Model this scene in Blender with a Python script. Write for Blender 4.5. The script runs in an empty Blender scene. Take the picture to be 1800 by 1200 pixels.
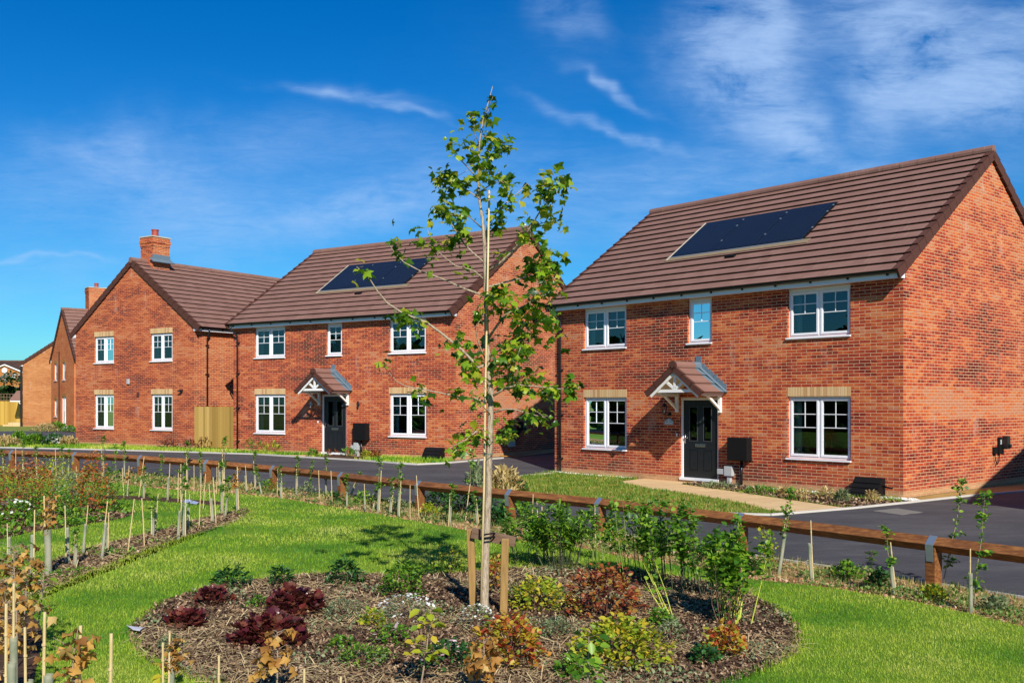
import bpy, bmesh, math, random
import numpy as np
from mathutils import Vector, Matrix

# ------------------------------------------------------------------ camera, world, sun, exposure
S = bpy.context.scene
COL = S.collection
F = 1744.0; CX = 900.0; H0 = 706.0; CZ = 2.14       # calibrated for an 1800 px wide picture
cam = bpy.data.cameras.new("camera"); camo = bpy.data.objects.new("camera", cam); COL.objects.link(camo)
cam.sensor_width = 36.0; cam.lens = 36.0 * F / 1800.0
cam.shift_y = (H0 - 600.0) / 1800.0
cam.clip_start = 0.1; cam.clip_end = 3000
camo.location = (0, 0, CZ); camo.rotation_euler = (math.radians(90), 0, 0)
S.camera = camo
S.view_settings.view_transform = 'Standard'; S.view_settings.look = 'None'
S.view_settings.exposure = 0.5; S.view_settings.gamma = 1.0

SUN_EL = math.radians(35.0)
SUN_H = Vector((0.27, -0.963)).normalized()
to_sun = Vector((SUN_H.x * math.cos(SUN_EL), SUN_H.y * math.cos(SUN_EL), math.sin(SUN_EL)))
sl = bpy.data.lights.new("sun", 'SUN'); sl.energy = 4.6; sl.angle = math.radians(0.5); sl.color = (1.0, 0.95, 0.86)
so = bpy.data.objects.new("sun", sl); COL.objects.link(so)
so.rotation_euler = (-to_sun).to_track_quat('-Z', 'Y').to_euler(); so.location = (5, -10, 20)

W = bpy.data.worlds.new("World"); S.world = W; W.use_nodes = True
def world():
    nt = W.node_tree; N = nt.nodes; L = nt.links; N.clear()
    out = N.new('ShaderNodeOutputWorld'); bg = N.new('ShaderNodeBackground'); bg.inputs['Strength'].default_value = 0.08
    sky = N.new('ShaderNodeTexSky'); sky.sky_type = 'NISHITA'; sky.sun_disc = False
    sky.sun_elevation = SUN_EL
    sky.sun_rotation = math.atan2(SUN_H.x, SUN_H.y)
    sky.altitude = 100; sky.air_density = 1.0; sky.dust_density = 0.3; sky.ozone_density = 4.0
    hs = N.new('ShaderNodeHueSaturation'); hs.inputs['Saturation'].default_value = 1.42; hs.inputs['Value'].default_value = 1.0
    L.new(sky.outputs[0], hs.inputs['Color'])
    tint = N.new('ShaderNodeMix'); tint.data_type = 'RGBA'; tint.blend_type = 'MULTIPLY'; tint.inputs[0].default_value = 1.0; tint.inputs[7].default_value = (.35, .82, 1.0, 1)
    L.new(hs.outputs[0], tint.inputs[6])
    tc = N.new('ShaderNodeTexCoord'); sp = N.new('ShaderNodeSeparateXYZ'); L.new(tc.outputs['Generated'], sp.inputs[0])
    def M(op, a, b=None, c=None, clamp=False):
        m = N.new('ShaderNodeMath'); m.operation = op; m.use_clamp = clamp
        for i, v in enumerate((a, b, c)):
            if v is None: continue
            if isinstance(v, (int, float)): m.inputs[i].default_value = v
            else: L.new(v, m.inputs[i])
        return m.outputs[0]
    yy = M('MAXIMUM', M('ABSOLUTE', sp.outputs['Y']), 0.05)
    a = M('DIVIDE', sp.outputs['X'], yy); b = M('DIVIDE', sp.outputs['Z'], yy)
    cv = N.new('ShaderNodeCombineXYZ'); L.new(a, cv.inputs[0]); L.new(b, cv.inputs[1])
    def noise(sx, sy, rot, scale, detail, rough, dist=0.0, loc=(0, 0, 0)):
        mp = N.new('ShaderNodeMapping'); mp.inputs['Rotation'].default_value = (0, 0, rot); mp.inputs['Scale'].default_value = (sx, sy, 1); mp.inputs['Location'].default_value = loc
        L.new(cv.outputs[0], mp.inputs[0])
        n = N.new('ShaderNodeTexNoise'); n.inputs['Scale'].default_value = scale; n.inputs['Detail'].default_value = detail; n.inputs['Roughness'].default_value = rough; n.inputs['Distortion'].default_value = dist
        L.new(mp.outputs[0], n.inputs['Vector']); return n.outputs['Fac']
    warp = noise(1, 1, 0, 5, 4, .6); warp2 = noise(1, 1, 0, 4, 4, .6, 0, (7, 3, 0))
    aw = M('ADD', a, M('MULTIPLY', M('SUBTRACT', warp, .5), .16)); bw = M('ADD', b, M('MULTIPLY', M('SUBTRACT', warp2, .5), .12))
    fine = noise(1.0, 2.4, 0.5, 9, 10, .62, .5)
    fib = noise(1.0, 5.0, 0.5, 6, 8, .6, .8, (2, 5, 0))
    haze = noise(1.0, 2.0, 0.1, 5, 7, .55, .2, (4, 9, 0))
    def blob(px, py, rx, ry, rot, wt, texture, sharp=2.0):
        cx = (px - CX) / F; cy = (H0 - py) / F
        dx = M('SUBTRACT', aw, cx); dy = M('SUBTRACT', bw, cy)
        c, s = math.cos(rot), math.sin(rot)
        u = M('DIVIDE', M('ADD', M('MULTIPLY', dx, c), M('MULTIPLY', dy, s)), rx / F)
        v = M('DIVIDE', M('SUBTRACT', M('MULTIPLY', dy, c), M('MULTIPLY', dx, s)), ry / F)
        r2 = M('ADD', M('MULTIPLY', u, u), M('MULTIPLY', v, v))
        g = M('POWER', 2.718, M('MULTIPLY', r2, -1.0))
        t = M('MULTIPLY', M('SUBTRACT', texture, .30), sharp, clamp=False); t = M('MAXIMUM', t, 0.0)
        return M('MULTIPLY', M('MULTIPLY', g, t), wt)
    parts = [blob(1255, 90, 75, 60, 0.3, 1.2, fine, 2.6), blob(1330, 105, 80, 90, -.3, 1.3, fine, 2.4), blob(1330, 190, 70, 70, -.75, 1.1, fine, 2.6), blob(1400, 235, 55, 60, -.9, .9, fine, 2.6),
             blob(1350, 15, 35, 50, 0, .9, fine, 2.6), blob(1560, 40, 110, 45, -.1, 1.1, fine, 2.4), blob(1700, 70, 150, 80, -.2, 1.3, fine, 2.2), blob(1740, 165, 120, 60, 0, 1.3, fine, 2.2),
             blob(1600, 135, 90, 35, -.3, 1.0, fine, 2.4), blob(1560, 190, 50, 60, -.5, .8, fine, 2.6), blob(1450, 270, 110, 30, -.4, .6, fine, 2.4),
             blob(590, 176, 110, 9, -.16, .7, fib, 2.4), blob(700, 207, 75, 6, -.22, .9, fib, 2.6), blob(545, 165, 60, 16, -.1, .6, fine, 2.4),
             blob(1060, 140, 60, 9, -.55, .8, fine, 2.4), blob(1080, 220, 100, 9, -.38, .8, fine, 2.4), blob(985, 30, 60, 30, -.7, .5, fine, 2.4),
             blob(150, 300, 220, 70, 0, .8, haze, 1.2), blob(500, 265, 460, 50, 0, .55, haze, 1.2), blob(250, 370, 320, 60, 0, .7, haze, 1.2), blob(700, 420, 500, 50, 0, .5, haze, 1.4), blob(1450, 150, 420, 170, 0, .25, haze, 1.2), blob(250, 520, 500, 60, 0, .5, haze, 1.5),
             blob(60, 480, 120, 5, 0, .7, fib, 2.0), blob(1000, 360, 300, 50, 0, .45, fib, 1.8), blob(640, 365, 150, 40, .2, 1.1, fine, 2.0), blob(230, 300, 130, 40, -.4, .7, fine, 2.0),
             blob(1300, 300, 500, 50, 0, .4, fib, 1.8)]
    tot = parts[0]
    for p in parts[1:]: tot = M('ADD', tot, p)
    fila = M('MULTIPLY', M('MAXIMUM', M('SUBTRACT', noise(1.0, 5.0, 0.5, 26, 9, .72, .8, (1, 2, 0)), .3), 0), 2.2)
    tot = M('MULTIPLY', M('SUBTRACT', 1.0, M('POWER', 2.718, M('MULTIPLY', M('MULTIPLY', tot, M('ADD', .85, M('MULTIPLY', fila, 1.2))), -1.0))), .80)
    up = M('GREATER_THAN', sp.outputs['Z'], 0.0); fr = M('GREATER_THAN', sp.outputs['Y'], 0.0)
    tot = M('MULTIPLY', tot, M('MULTIPLY', up, fr))
    mx = N.new('ShaderNodeMix'); mx.data_type = 'RGBA'
    L.new(tot, mx.inputs[0]); L.new(tint.outputs[2], mx.inputs[6]); mx.inputs[7].default_value = (4.2, 6.0, 9.0, 1)
    L.new(mx.outputs[2], bg.inputs['Color']); L.new(bg.outputs[0], out.inputs[0])
world()

random.seed(7); RNG = np.random.default_rng(11)

# ------------------------------------------------------------------ helpers
def knots(): return [27 + i for i in range(10)]
def smooth(t): t = max(0.0, min(1.0, t)); return t * t * (3 - 2 * t)
KZ = [0.17 * smooth((k - 27) / 9.0) for k in knots()]
def gz(x, y):
    u = y - x
    if u <= 27: return 0.0
    if u >= 36: return 0.17
    i = int(u - 27); f = u - 27 - i
    return KZ[i] * (1 - f) + KZ[i + 1] * f
def gz_np(x, y): return np.interp(y - x, knots(), KZ)
def G(px, py):
    z = 0.0
    for _ in range(12):
        Y = F * (CZ - z) / (py - H0); X = (px - CX) / F * Y; z = gz(X, Y)
    return Vector((X, Y, z))
def PT(px, py, Y): return Vector(((px - CX) / F * Y, Y, CZ + (H0 - py) / F * Y))

def setp(o, label=None, cat=None, group=None, kind=None):
    if label: o['label'] = label
    if cat: o['category'] = cat
    if group: o['group'] = group
    if kind: o['kind'] = kind
    return o
def empty(name, label, cat, loc, rz=0.0, group=None):
    o = bpy.data.objects.new(name, None); COL.objects.link(o); o.location = loc; o.rotation_euler = (0, 0, rz)
    o.empty_display_size = .2
    return setp(o, label, cat, group)

class MB:
    def __init__(s): s.v = []; s.f = []
    def add(s, vs, fs, M=None):
        b = len(s.v)
        s.v += [tuple(M @ Vector(v)) if M is not None else tuple(v) for v in vs]
        s.f += [tuple(i + b for i in f) for f in fs]; return s
    def hexa(s, p, M=None):   # p: 8 pts bottom loop 0-3, top loop 4-7
        return s.add(p, [(0, 3, 2, 1), (4, 5, 6, 7), (0, 1, 5, 4), (1, 2, 6, 5), (2, 3, 7, 6), (3, 0, 4, 7)], M)
    def box(s, x0, x1, y0, y1, z0, z1, M=None):
        return s.hexa([(x0, y0, z0), (x1, y0, z0), (x1, y1, z0), (x0, y1, z0), (x0, y0, z1), (x1, y0, z1), (x1, y1, z1), (x0, y1, z1)], M)
    def bar(s, a, b, w, h, M=None, up=(0, 0, 1)):   # rectangular bar from a to b
        a, b = Vector(a), Vector(b); d = (b - a).normalized(); r = d.cross(Vector(up))
        if r.length < 1e-4: r = Vector((1, 0, 0))
        r.normalize(); u = r.cross(d).normalized(); r *= w / 2; u *= h / 2
        return s.hexa([a - r - u, a + r - u, b + r - u, b - r - u, a - r + u, a + r + u, b + r + u, b - r + u], M)
    def tube(s, pts, rad, n=8, M=None, cap=True):
        pts = [Vector(p) for p in pts]
        if not hasattr(rad, '__len__'): rad = [rad] * len(pts)
        ref = Vector((0.3, 0.2, 1)) if abs((pts[-1] - pts[0]).normalized().z) < .9 else Vector((1, .1, 0))
        vs = []; fs = []
        for i, p in enumerate(pts):
            d = (pts[min(i + 1, len(pts) - 1)] - pts[max(i - 1, 0)]).normalized()
            a = d.cross(ref).normalized(); b = d.cross(a)
            for k in range(n):
                t = 2 * math.pi * k / n; vs.append(p + (a * math.cos(t) + b * math.sin(t)) * rad[i])
        for i in range(len(pts) - 1):
            for k in range(n):
                k2 = (k + 1) % n; fs.append((i * n + k, i * n + k2, (i + 1) * n + k2, (i + 1) * n + k))
        if cap: fs.append(tuple(range(n))[::-1]); fs.append(tuple((len(pts) - 1) * n + k for k in range(n)))
        return s.add(vs, fs, M)
    def prism(s, poly, y0, y1, M=None):   # poly in x,z extruded along y
        n = len(poly); vs = [(p[0], y0, p[1]) for p in poly] + [(p[0], y1, p[1]) for p in poly]
        fs = [tuple(range(n)), tuple(range(2 * n - 1, n - 1, -1))] + [(i, i + n, (i + 1) % n + n, (i + 1) % n) for i in range(n)]
        return s.add(vs, fs, M)
    def slab(s, O, U, Sv, Nv, u0, u1, s0, s1, b0, t0, b1, t1, M=None):
        P = lambda u, q, n: O + U * u + Sv * q + Nv * n
        return s.hexa([P(u0, s0, b0), P(u1, s0, b0), P(u1, s1, b1), P(u0, s1, b1), P(u0, s0, t0), P(u1, s0, t0), P(u1, s1, t1), P(u0, s1, t1)], M)
    def build(s, name, mat, parent=None, smooth=False, bevel=0):
        me = bpy.data.meshes.new(name); me.from_pydata([tuple(v) for v in s.v], [], s.f); me.update()
        bm = bmesh.new(); bm.from_mesh(me); bmesh.ops.recalc_face_normals(bm, faces=bm.faces); bm.to_mesh(me); bm.free()
        if smooth:
            for p in me.polygons: p.use_smooth = True
        me.materials.append(mat)
        o = bpy.data.objects.new(name, me); COL.objects.link(o); o.parent = parent
        if bevel:
            m = o.modifiers.new('bevel', 'BEVEL'); m.width = bevel; m.segments = 2; m.limit_method = 'ANGLE'
        return o

# ------------------------------------------------------------------ materials
def newmat(name):
    m = bpy.data.materials.new(name); m.use_nodes = True; nt = m.node_tree
    return m, nt, nt.nodes['Principled BSDF']
def mixn(nt, fac, a, b, mode='MIX'):
    n = nt.nodes.new('ShaderNodeMix'); n.data_type = 'RGBA'; n.blend_type = mode
    for i, v in ((0, fac), (6, a), (7, b)):
        if hasattr(v, 'is_linked') or hasattr(v, 'links'): nt.links.new(v, n.inputs[i])
        elif i == 0: n.inputs[0].default_value = v
        else: n.inputs[i].default_value = (*v, 1)
    return n.outputs[2]
def math_(nt, op, a, b=None, clamp=False):
    n = nt.nodes.new('ShaderNodeMath'); n.operation = op; n.use_clamp = clamp
    for i, v in enumerate((a, b)):
        if v is None: continue
        if isinstance(v, (int, float)): n.inputs[i].default_value = v
        else: nt.links.new(v, n.inputs[i])
    return n.outputs[0]
def noise_(nt, vec, scale, detail=4, rough=.55, vscale=None):
    n = nt.nodes.new('ShaderNodeTexNoise'); n.inputs['Scale'].default_value = scale; n.inputs['Detail'].default_value = detail; n.inputs['Roughness'].default_value = rough
    if vscale:
        mp = nt.nodes.new('ShaderNodeMapping'); mp.inputs['Scale'].default_value = vscale; nt.links.new(vec, mp.inputs[0]); vec = mp.outputs[0]
    nt.links.new(vec, n.inputs['Vector']); return n.outputs['Fac']
def ramp_(nt, fac, stops, interp='LINEAR'):
    n = nt.nodes.new('ShaderNodeValToRGB'); cr = n.color_ramp; cr.interpolation = interp
    while len(cr.elements) < len(stops): cr.elements.new(.5)
    for e, (p, c) in zip(cr.elements, stops): e.position = p; e.color = (*c, 1)
    nt.links.new(fac, n.inputs[0]); return n.outputs[0]
def tco(nt, which='Object'):
    n = nt.nodes.new('ShaderNodeTexCoord'); return n.outputs[which]
def bump_(nt, h, strength, dist, bsdf):
    n = nt.nodes.new('ShaderNodeBump'); n.inputs['Strength'].default_value = strength; n.inputs['Distance'].default_value = dist
    nt.links.new(h, n.inputs['Height']); nt.links.new(n.outputs[0], bsdf.inputs['Normal'])

def m_plain(name, col, rough=.5, var=.12, scale=6, metal=0.0, spec=.5, bump=0):
    m, nt, b = newmat(name); v = tco(nt)
    n = noise_(nt, v, scale, 5, .6)
    c = mixn(nt, n, tuple(x * (1 - var) for x in col), tuple(min(1, x * (1 + var)) for x in col))
    nt.links.new(c, b.inputs['Base Color']); b.inputs['Roughness'].default_value = rough; b.inputs['Metallic'].default_value = metal
    b.inputs['Specular IOR Level'].default_value = spec
    if bump: bump_(nt, noise_(nt, v, scale * 8, 4, .6), bump, .01, b)
    return m

def m_brick(name, pal, mortar, orange=.5, bands=True, width=.272):
    m, nt, b = newmat(name); L = nt.links
    v = tco(nt); nrm = tco(nt, 'Normal')
    sp = nt.nodes.new('ShaderNodeSeparateXYZ'); L.new(v, sp.inputs[0]); sn = nt.nodes.new('ShaderNodeSeparateXYZ'); L.new(nrm, sn.inputs[0])
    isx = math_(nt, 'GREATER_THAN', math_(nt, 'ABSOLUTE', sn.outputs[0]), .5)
    u = math_(nt, 'ADD', math_(nt, 'MULTIPLY', sp.outputs[0], math_(nt, 'SUBTRACT', 1.0, isx)), math_(nt, 'MULTIPLY', math_(nt, 'ADD', sp.outputs[1], .136), isx))
    cb = nt.nodes.new('ShaderNodeCombineXYZ'); L.new(u, cb.inputs[0]); L.new(math_(nt, 'ADD', sp.outputs[2], 3.013), cb.inputs[1])
    uv = cb.outputs[0]
    wob = nt.nodes.new('ShaderNodeMix'); wob.data_type = 'VECTOR'; wob.inputs[0].default_value = .006
    nz = nt.nodes.new('ShaderNodeTexNoise'); nz.inputs['Scale'].default_value = 9; L.new(uv, nz.inputs['Vector'])
    L.new(uv, wob.inputs[4]); L.new(nz.outputs['Color'], wob.inputs[5])
    bt = nt.nodes.new('ShaderNodeTexBrick'); bt.inputs['Scale'].default_value = 1; bt.inputs['Brick Width'].default_value = width; bt.inputs['Row Height'].default_value = .075
    bt.inputs['Mortar Size'].default_value = .0070; bt.inputs['Mortar Smooth'].default_value = .25
    bt.inputs['Color1'].default_value = (0, 0, 0, 1); bt.inputs['Color2'].default_value = (1, 1, 1, 1); bt.inputs['Mortar'].default_value = (.5, .5, .5, 1)
    L.new(wob.outputs[1], bt.inputs['Vector'])
    sv = nt.nodes.new('ShaderNodeSeparateXYZ'); L.new(wob.outputs[1], sv.inputs[0])
    rowi = math_(nt, 'FLOOR', math_(nt, 'DIVIDE', sv.outputs[1], .075)); odd = math_(nt, 'MULTIPLY', math_(nt, 'FLOORED_MODULO', rowi, 2.0), .5)
    ci = math_(nt, 'FLOOR', math_(nt, 'ADD', math_(nt, 'DIVIDE', sv.outputs[0], width), odd))
    cid = nt.nodes.new('ShaderNodeCombineXYZ'); L.new(ci, cid.inputs[0]); L.new(rowi, cid.inputs[1]); L.new(isx, cid.inputs[2])
    wno = nt.nodes.new('ShaderNodeTexWhiteNoise'); wno.noise_dimensions = '3D'; L.new(cid.outputs[0], wno.inputs['Vector']); rnd = wno.outputs['Value']
    big = noise_(nt, uv, 1.0, 3, .5, (.35, 1.1, 1)); patch = noise_(nt, uv, 1.0, 4, .6, (1.1, 2.6, 1))
    r2 = math_(nt, 'ADD', math_(nt, 'MULTIPLY', rnd, .60), math_(nt, 'MULTIPLY', math_(nt, 'ADD', math_(nt, 'MULTIPLY', math_(nt, 'SUBTRACT', big, .5), 2.5), math_(nt, 'MULTIPLY', patch, .5)), .75), clamp=True)
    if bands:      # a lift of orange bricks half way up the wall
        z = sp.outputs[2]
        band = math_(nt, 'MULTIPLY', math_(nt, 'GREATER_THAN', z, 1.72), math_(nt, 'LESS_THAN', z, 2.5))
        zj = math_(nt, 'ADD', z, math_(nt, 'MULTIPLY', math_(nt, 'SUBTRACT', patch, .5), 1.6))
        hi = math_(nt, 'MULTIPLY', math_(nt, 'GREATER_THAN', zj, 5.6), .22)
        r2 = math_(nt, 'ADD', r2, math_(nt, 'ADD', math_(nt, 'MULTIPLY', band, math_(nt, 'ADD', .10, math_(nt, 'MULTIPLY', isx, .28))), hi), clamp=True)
    col = ramp_(nt, r2, pal)
    fn = noise_(nt, uv, 60, 4, .7)
    col = mixn(nt, math_(nt, 'MULTIPLY', fn, .5), col, (.55, .55, .55), 'OVERLAY')
    eff = noise_(nt, uv, 1.6, 5, .7); effm = math_(nt, 'MULTIPLY', math_(nt, 'SUBTRACT', eff, .62, clamp=True), 1.3, clamp=True)
    col = mixn(nt, effm, col, (.62, .42, .33))
    sal = noise_(nt, uv, 1.0, 6, .75, (2.2, .7, 1)); salm = math_(nt, 'MULTIPLY', math_(nt, 'SUBTRACT', sal, .58, clamp=True), 2.2, clamp=True)
    col = mixn(nt, salm, col, (.72, .56, .46))
    dirt = math_(nt, 'MULTIPLY', math_(nt, 'SUBTRACT', 1.0, math_(nt, 'MULTIPLY', sp.outputs[2], 1.6), clamp=True), math_(nt, 'MULTIPLY', noise_(nt, uv, 3.5, 5, .7), .5))
    col = mixn(nt, dirt, col, (.30, .17, .10))
    pl = math_(nt, 'LESS_THAN', sp.outputs[2], .135)
    col = mixn(nt, pl, col, mixn(nt, rnd, (.42, .22, .10), (.5, .27, .13)))
    mc = mixn(nt, noise_(nt, uv, 14, 3), tuple(c * .8 for c in mortar), mortar)
    fin = mixn(nt, bt.outputs['Fac'], col, mc)
    L.new(fin, b.inputs['Base Color']); b.inputs['Roughness'].default_value = .88; b.inputs['Specular IOR Level'].default_value = .25
    hgt = math_(nt, 'ADD', math_(nt, 'MULTIPLY', bt.outputs['Fac'], -1.0), math_(nt, 'MULTIPLY', fn, .55))
    hgt = math_(nt, 'ADD', hgt, math_(nt, 'MULTIPLY', rnd, .35))
    bump_(nt, hgt, .75, .012, b)
    return m

def m_tiles(name, c0, c1, tw=.33, gauge=.377, slope_scale=1.22):
    m, nt, b = newmat(name); L = nt.links; v = tco(nt)
    sp = nt.nodes.new('ShaderNodeSeparateXYZ'); L.new(v, sp.inputs[0])
    row = math_(nt, 'FLOOR', math_(nt, 'DIVIDE', sp.outputs[2], .213))
    x = math_(nt, 'ADD', sp.outputs[0], math_(nt, 'MULTIPLY', row, tw / 2))
    q = math_(nt, 'DIVIDE', x, tw); fr = math_(nt, 'FRACT', q)
    idx = math_(nt, 'FLOOR', q)
    wn = nt.nodes.new('ShaderNodeTexWhiteNoise'); wn.noise_dimensions = '2D'; cb = nt.nodes.new('ShaderNodeCombineXYZ'); L.new(idx, cb.inputs[0]); L.new(row, cb.inputs[1]); L.new(cb.outputs[0], wn.inputs['Vector'])
    rnd = wn.outputs['Value']
    nz = noise_(nt, v, 2.2, 5, .6)
    f = math_(nt, 'ADD', math_(nt, 'MULTIPLY', nz, .75), math_(nt, 'MULTIPLY', rnd, .45))
    col = mixn(nt, f, c0, c1)
    joint = math_(nt, 'LESS_THAN', fr, .022); vis = math_(nt, 'MULTIPLY', joint, math_(nt, 'ADD', .22, math_(nt, 'MULTIPLY', math_(nt, 'GREATER_THAN', rnd, .84), .5)))
    col = mixn(nt, vis, col, (.42, .33, .25))
    L.new(col, b.inputs['Base Color']); b.inputs['Roughness'].default_value = .7; b.inputs['Specular IOR Level'].default_value = .2
    bump_(nt, noise_(nt, v, 60, 3), .15, .01, b)
    return m

def m_island(name, cols, rough=.5, trans=.35, spec=.4, var=.15, bumpy=False, world_var=None):
    """colour picked per leaf / blade / chip"""
    m, nt, b = newmat(name); L = nt.links
    ge = nt.nodes.new('ShaderNodeNewGeometry')
    n = len(cols); stops = [(i / max(1, n - 1), c) for i, c in enumerate(cols)]
    r = ge.outputs['Random Per Island']
    if world_var:
        pz = noise_(nt, ge.outputs['Position'], world_var[0], 4, .55); pz = math_(nt, 'MULTIPLY', math_(nt, 'SUBTRACT', pz, .5), world_var[1])
        r = math_(nt, 'ADD', math_(nt, 'ADD', math_(nt, 'MULTIPLY', math_(nt, 'SUBTRACT', r, .5), world_var[2]), .5), pz, clamp=True)
    col = ramp_(nt, r, stops)
    L.new(col, b.inputs['Base Color']); b.inputs['Roughness'].default_value = rough; b.inputs['Specular IOR Level'].default_value = spec
    if trans > 0:
        tr = nt.nodes.new('ShaderNodeBsdfTranslucent'); tcx = mixn(nt, .5, col, (1.0, .95, .3), 'MULTIPLY')
        hs = nt.nodes.new('ShaderNodeHueSaturation'); hs.inputs['Value'].default_value = 1.7; L.new(col, hs.inputs['Color']); L.new(hs.outputs[0], tr.inputs['Color'])
        mx = nt.nodes.new('ShaderNodeMixShader'); mx.inputs[0].default_value = trans
        L.new(b.outputs[0], mx.inputs[1]); L.new(tr.outputs[0], mx.inputs[2]); L.new(mx.outputs[0], nt.nodes['Material Output'].inputs[0])
    return m

def m_ground(name, cols, scale, rough=.95, scale2=None, bump=.3, bscale=60, spec=.2):
    m, nt, b = newmat(name); L = nt.links; v = tco(nt)
    n = noise_(nt, v, scale, 6, .62); n2 = noise_(nt, v, scale2 or scale * 9, 5, .7)
    f = math_(nt, 'ADD', math_(nt, 'MULTIPLY', n, .6), math_(nt, 'MULTIPLY', n2, .4))
    k = len(cols); lo, hi = .32, .68
    col = ramp_(nt, f, [(lo + (hi - lo) * i / (k - 1), c) for i, c in enumerate(cols)])
    L.new(col, b.inputs['Base Color']); b.inputs['Roughness'].default_value = rough; b.inputs['Specular IOR Level'].default_value = spec
    bump_(nt, noise_(nt, v, bscale, 5, .7), bump, .02, b)
    return m

def m_glass():
    m, nt, b = newmat('window_glass'); L = nt.links
    nt.nodes.remove(b)
    gl = nt.nodes.new('ShaderNodeBsdfGlossy'); gl.inputs['Roughness'].default_value = 0.0; gl.inputs['Color'].default_value = (.80, .95, 1, 1)
    tr = nt.nodes.new('ShaderNodeBsdfTransparent'); tr.inputs['Color'].default_value = (.72, .86, .82, 1)
    lw = nt.nodes.new('ShaderNodeFresnel'); lw.inputs['IOR'].default_value = 1.75
    f = math_(nt, 'ADD', math_(nt, 'MULTIPLY', lw.outputs[0], 1.0), .03, clamp=True)
    mx = nt.nodes.new('ShaderNodeMixShader'); L.new(f, mx.inputs[0]); L.new(tr.outputs[0], mx.inputs[1]); L.new(gl.outputs[0], mx.inputs[2])
    v = tco(nt); bp = nt.nodes.new('ShaderNodeBump'); bp.inputs['Strength'].default_value = .02; bp.inputs['Distance'].default_value = .02
    L.new(noise_(nt, v, .9, 2), bp.inputs['Height']); L.new(bp.outputs[0], gl.inputs['Normal'])
    L.new(mx.outputs[0], nt.nodes['Material Output'].inputs[0]); return m
def m_wood(name, c0, c1, axis_scale=(1, 1, 12), scale=6, rough=.6):
    m, nt, b = newmat(name); L = nt.links; v = tco(nt)
    n = noise_(nt, v, scale, 6, .6, axis_scale); n2 = noise_(nt, v, 1.5, 3)
    f = math_(nt, 'ADD', math_(nt, 'MULTIPLY', n, .75), math_(nt, 'MULTIPLY', n2, .25))
    L.new(ramp_(nt, f, [(.32, c0), (.66, c1)]), b.inputs['Base Color']); b.inputs['Roughness'].default_value = rough
    bump_(nt, n, .25, .01, b); return m

red = [(0, (.11, .012, .008)), (.22, (.23, .024, .012)), (.45, (.36, .044, .016)), (.66, (.45, .078, .022)), (.85, (.54, .14, .038)), (1, (.46, .16, .08))]
BR = m_brick('red_brick', red, (.68, .46, .26))
red2 = [(0, (.17, .020, .012)), (.25, (.29, .040, .016)), (.5, (.41, .072, .022)), (.75, (.49, .12, .034)), (1, (.48, .16, .07))]
BRC = m_brick('orange_red_brick', red2, (.68, .45, .25), bands=False)
BRD = m_brick('brown_brick', [(0, (.46, .095, .028)), (.5, (.56, .15, .045)), (1, (.62, .20, .07))], (.58, .30, .15), bands=False)
BRE = m_brick('orange_brick', [(0, (.36, .11, .035)), (.5, (.46, .17, .055)), (1, (.54, .23, .09))], (.52, .32, .16), bands=False)
BRX = m_brick('dark_orange_brick', [(0, (.35, .12, .03)), (1, (.45, .18, .04))], (.4, .25, .1), bands=False)
TILE = m_tiles('brown_roof_tile', (.165, .085, .064), (.245, .132, .105))
TILEF = m_tiles('old_roof_tile', (.07, .04, .03), (.13, .08, .06))
VERGE = m_plain('verge_cap', (.085, .034, .024), .75, .15, spec=.2)
WHITE = m_plain('white_upvc', (.80, .80, .82), .3, .02, 3)
WHITEP = m_plain('white_paint', (.78, .76, .72), .45, .04, 9)
BLACK = m_plain('black_plastic', (.012, .012, .014), .3, .3)
BLACKM = m_plain('black_matt', (.008, .0075, .008), .6, .3, spec=.15)
DOORM = m_plain('black_door', (.012, .014, .017), .32, .2)
CHROME = m_plain('brushed_metal', (.6, .6, .58), .25, .1, metal=1.0)
GALV = m_plain('galvanised_steel', (.42, .50, .55), .38, .15, 25, metal=.75)
LEAD = m_plain('lead_flashing', (.12, .17, .21), .45, .2, 12)
GREYP = m_plain('grey_plastic', (.42, .42, .42), .45, .06)
CREAM = m_plain('cream_board', (.55, .50, .38), .7, .06)
LINT = None
def m_lintel():
    m, nt, b = newmat('buff_soldier_brick'); L = nt.links; v = tco(nt); nrm = tco(nt, 'Normal')
    sp = nt.nodes.new('ShaderNodeSeparateXYZ'); L.new(v, sp.inputs[0])
    xx = math_(nt, 'ADD', sp.outputs[0], sp.outputs[1])
    q = math_(nt, 'DIVIDE', xx, .088); fr = math_(nt, 'FRACT', q); idx = math_(nt, 'FLOOR', q)
    wn = nt.nodes.new('ShaderNodeTexWhiteNoise'); wn.noise_dimensions = '1D'; L.new(idx, wn.inputs['W'])
    col = ramp_(nt, wn.outputs['Value'], [(0, (.48, .26, .11)), (.4, (.66, .44, .20)), (1, (.74, .52, .27))])
    cen = math_(nt, 'MULTIPLY', math_(nt, 'LESS_THAN', math_(nt, 'ABSOLUTE', math_(nt, 'SUBTRACT', fr, .5)), .2), math_(nt, 'GREATER_THAN', wn.outputs['Value'], .45))
    col = mixn(nt, math_(nt, 'MULTIPLY', cen, .35), col, (.34, .14, .06))
    col = mixn(nt, math_(nt, 'LESS_THAN', fr, .11), col, (.26, .16, .09))
    L.new(col, b.inputs['Base Color']); b.inputs['Roughness'].default_value = .9; return m
LINT = m_lintel()
GLASS = m_glass()
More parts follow.
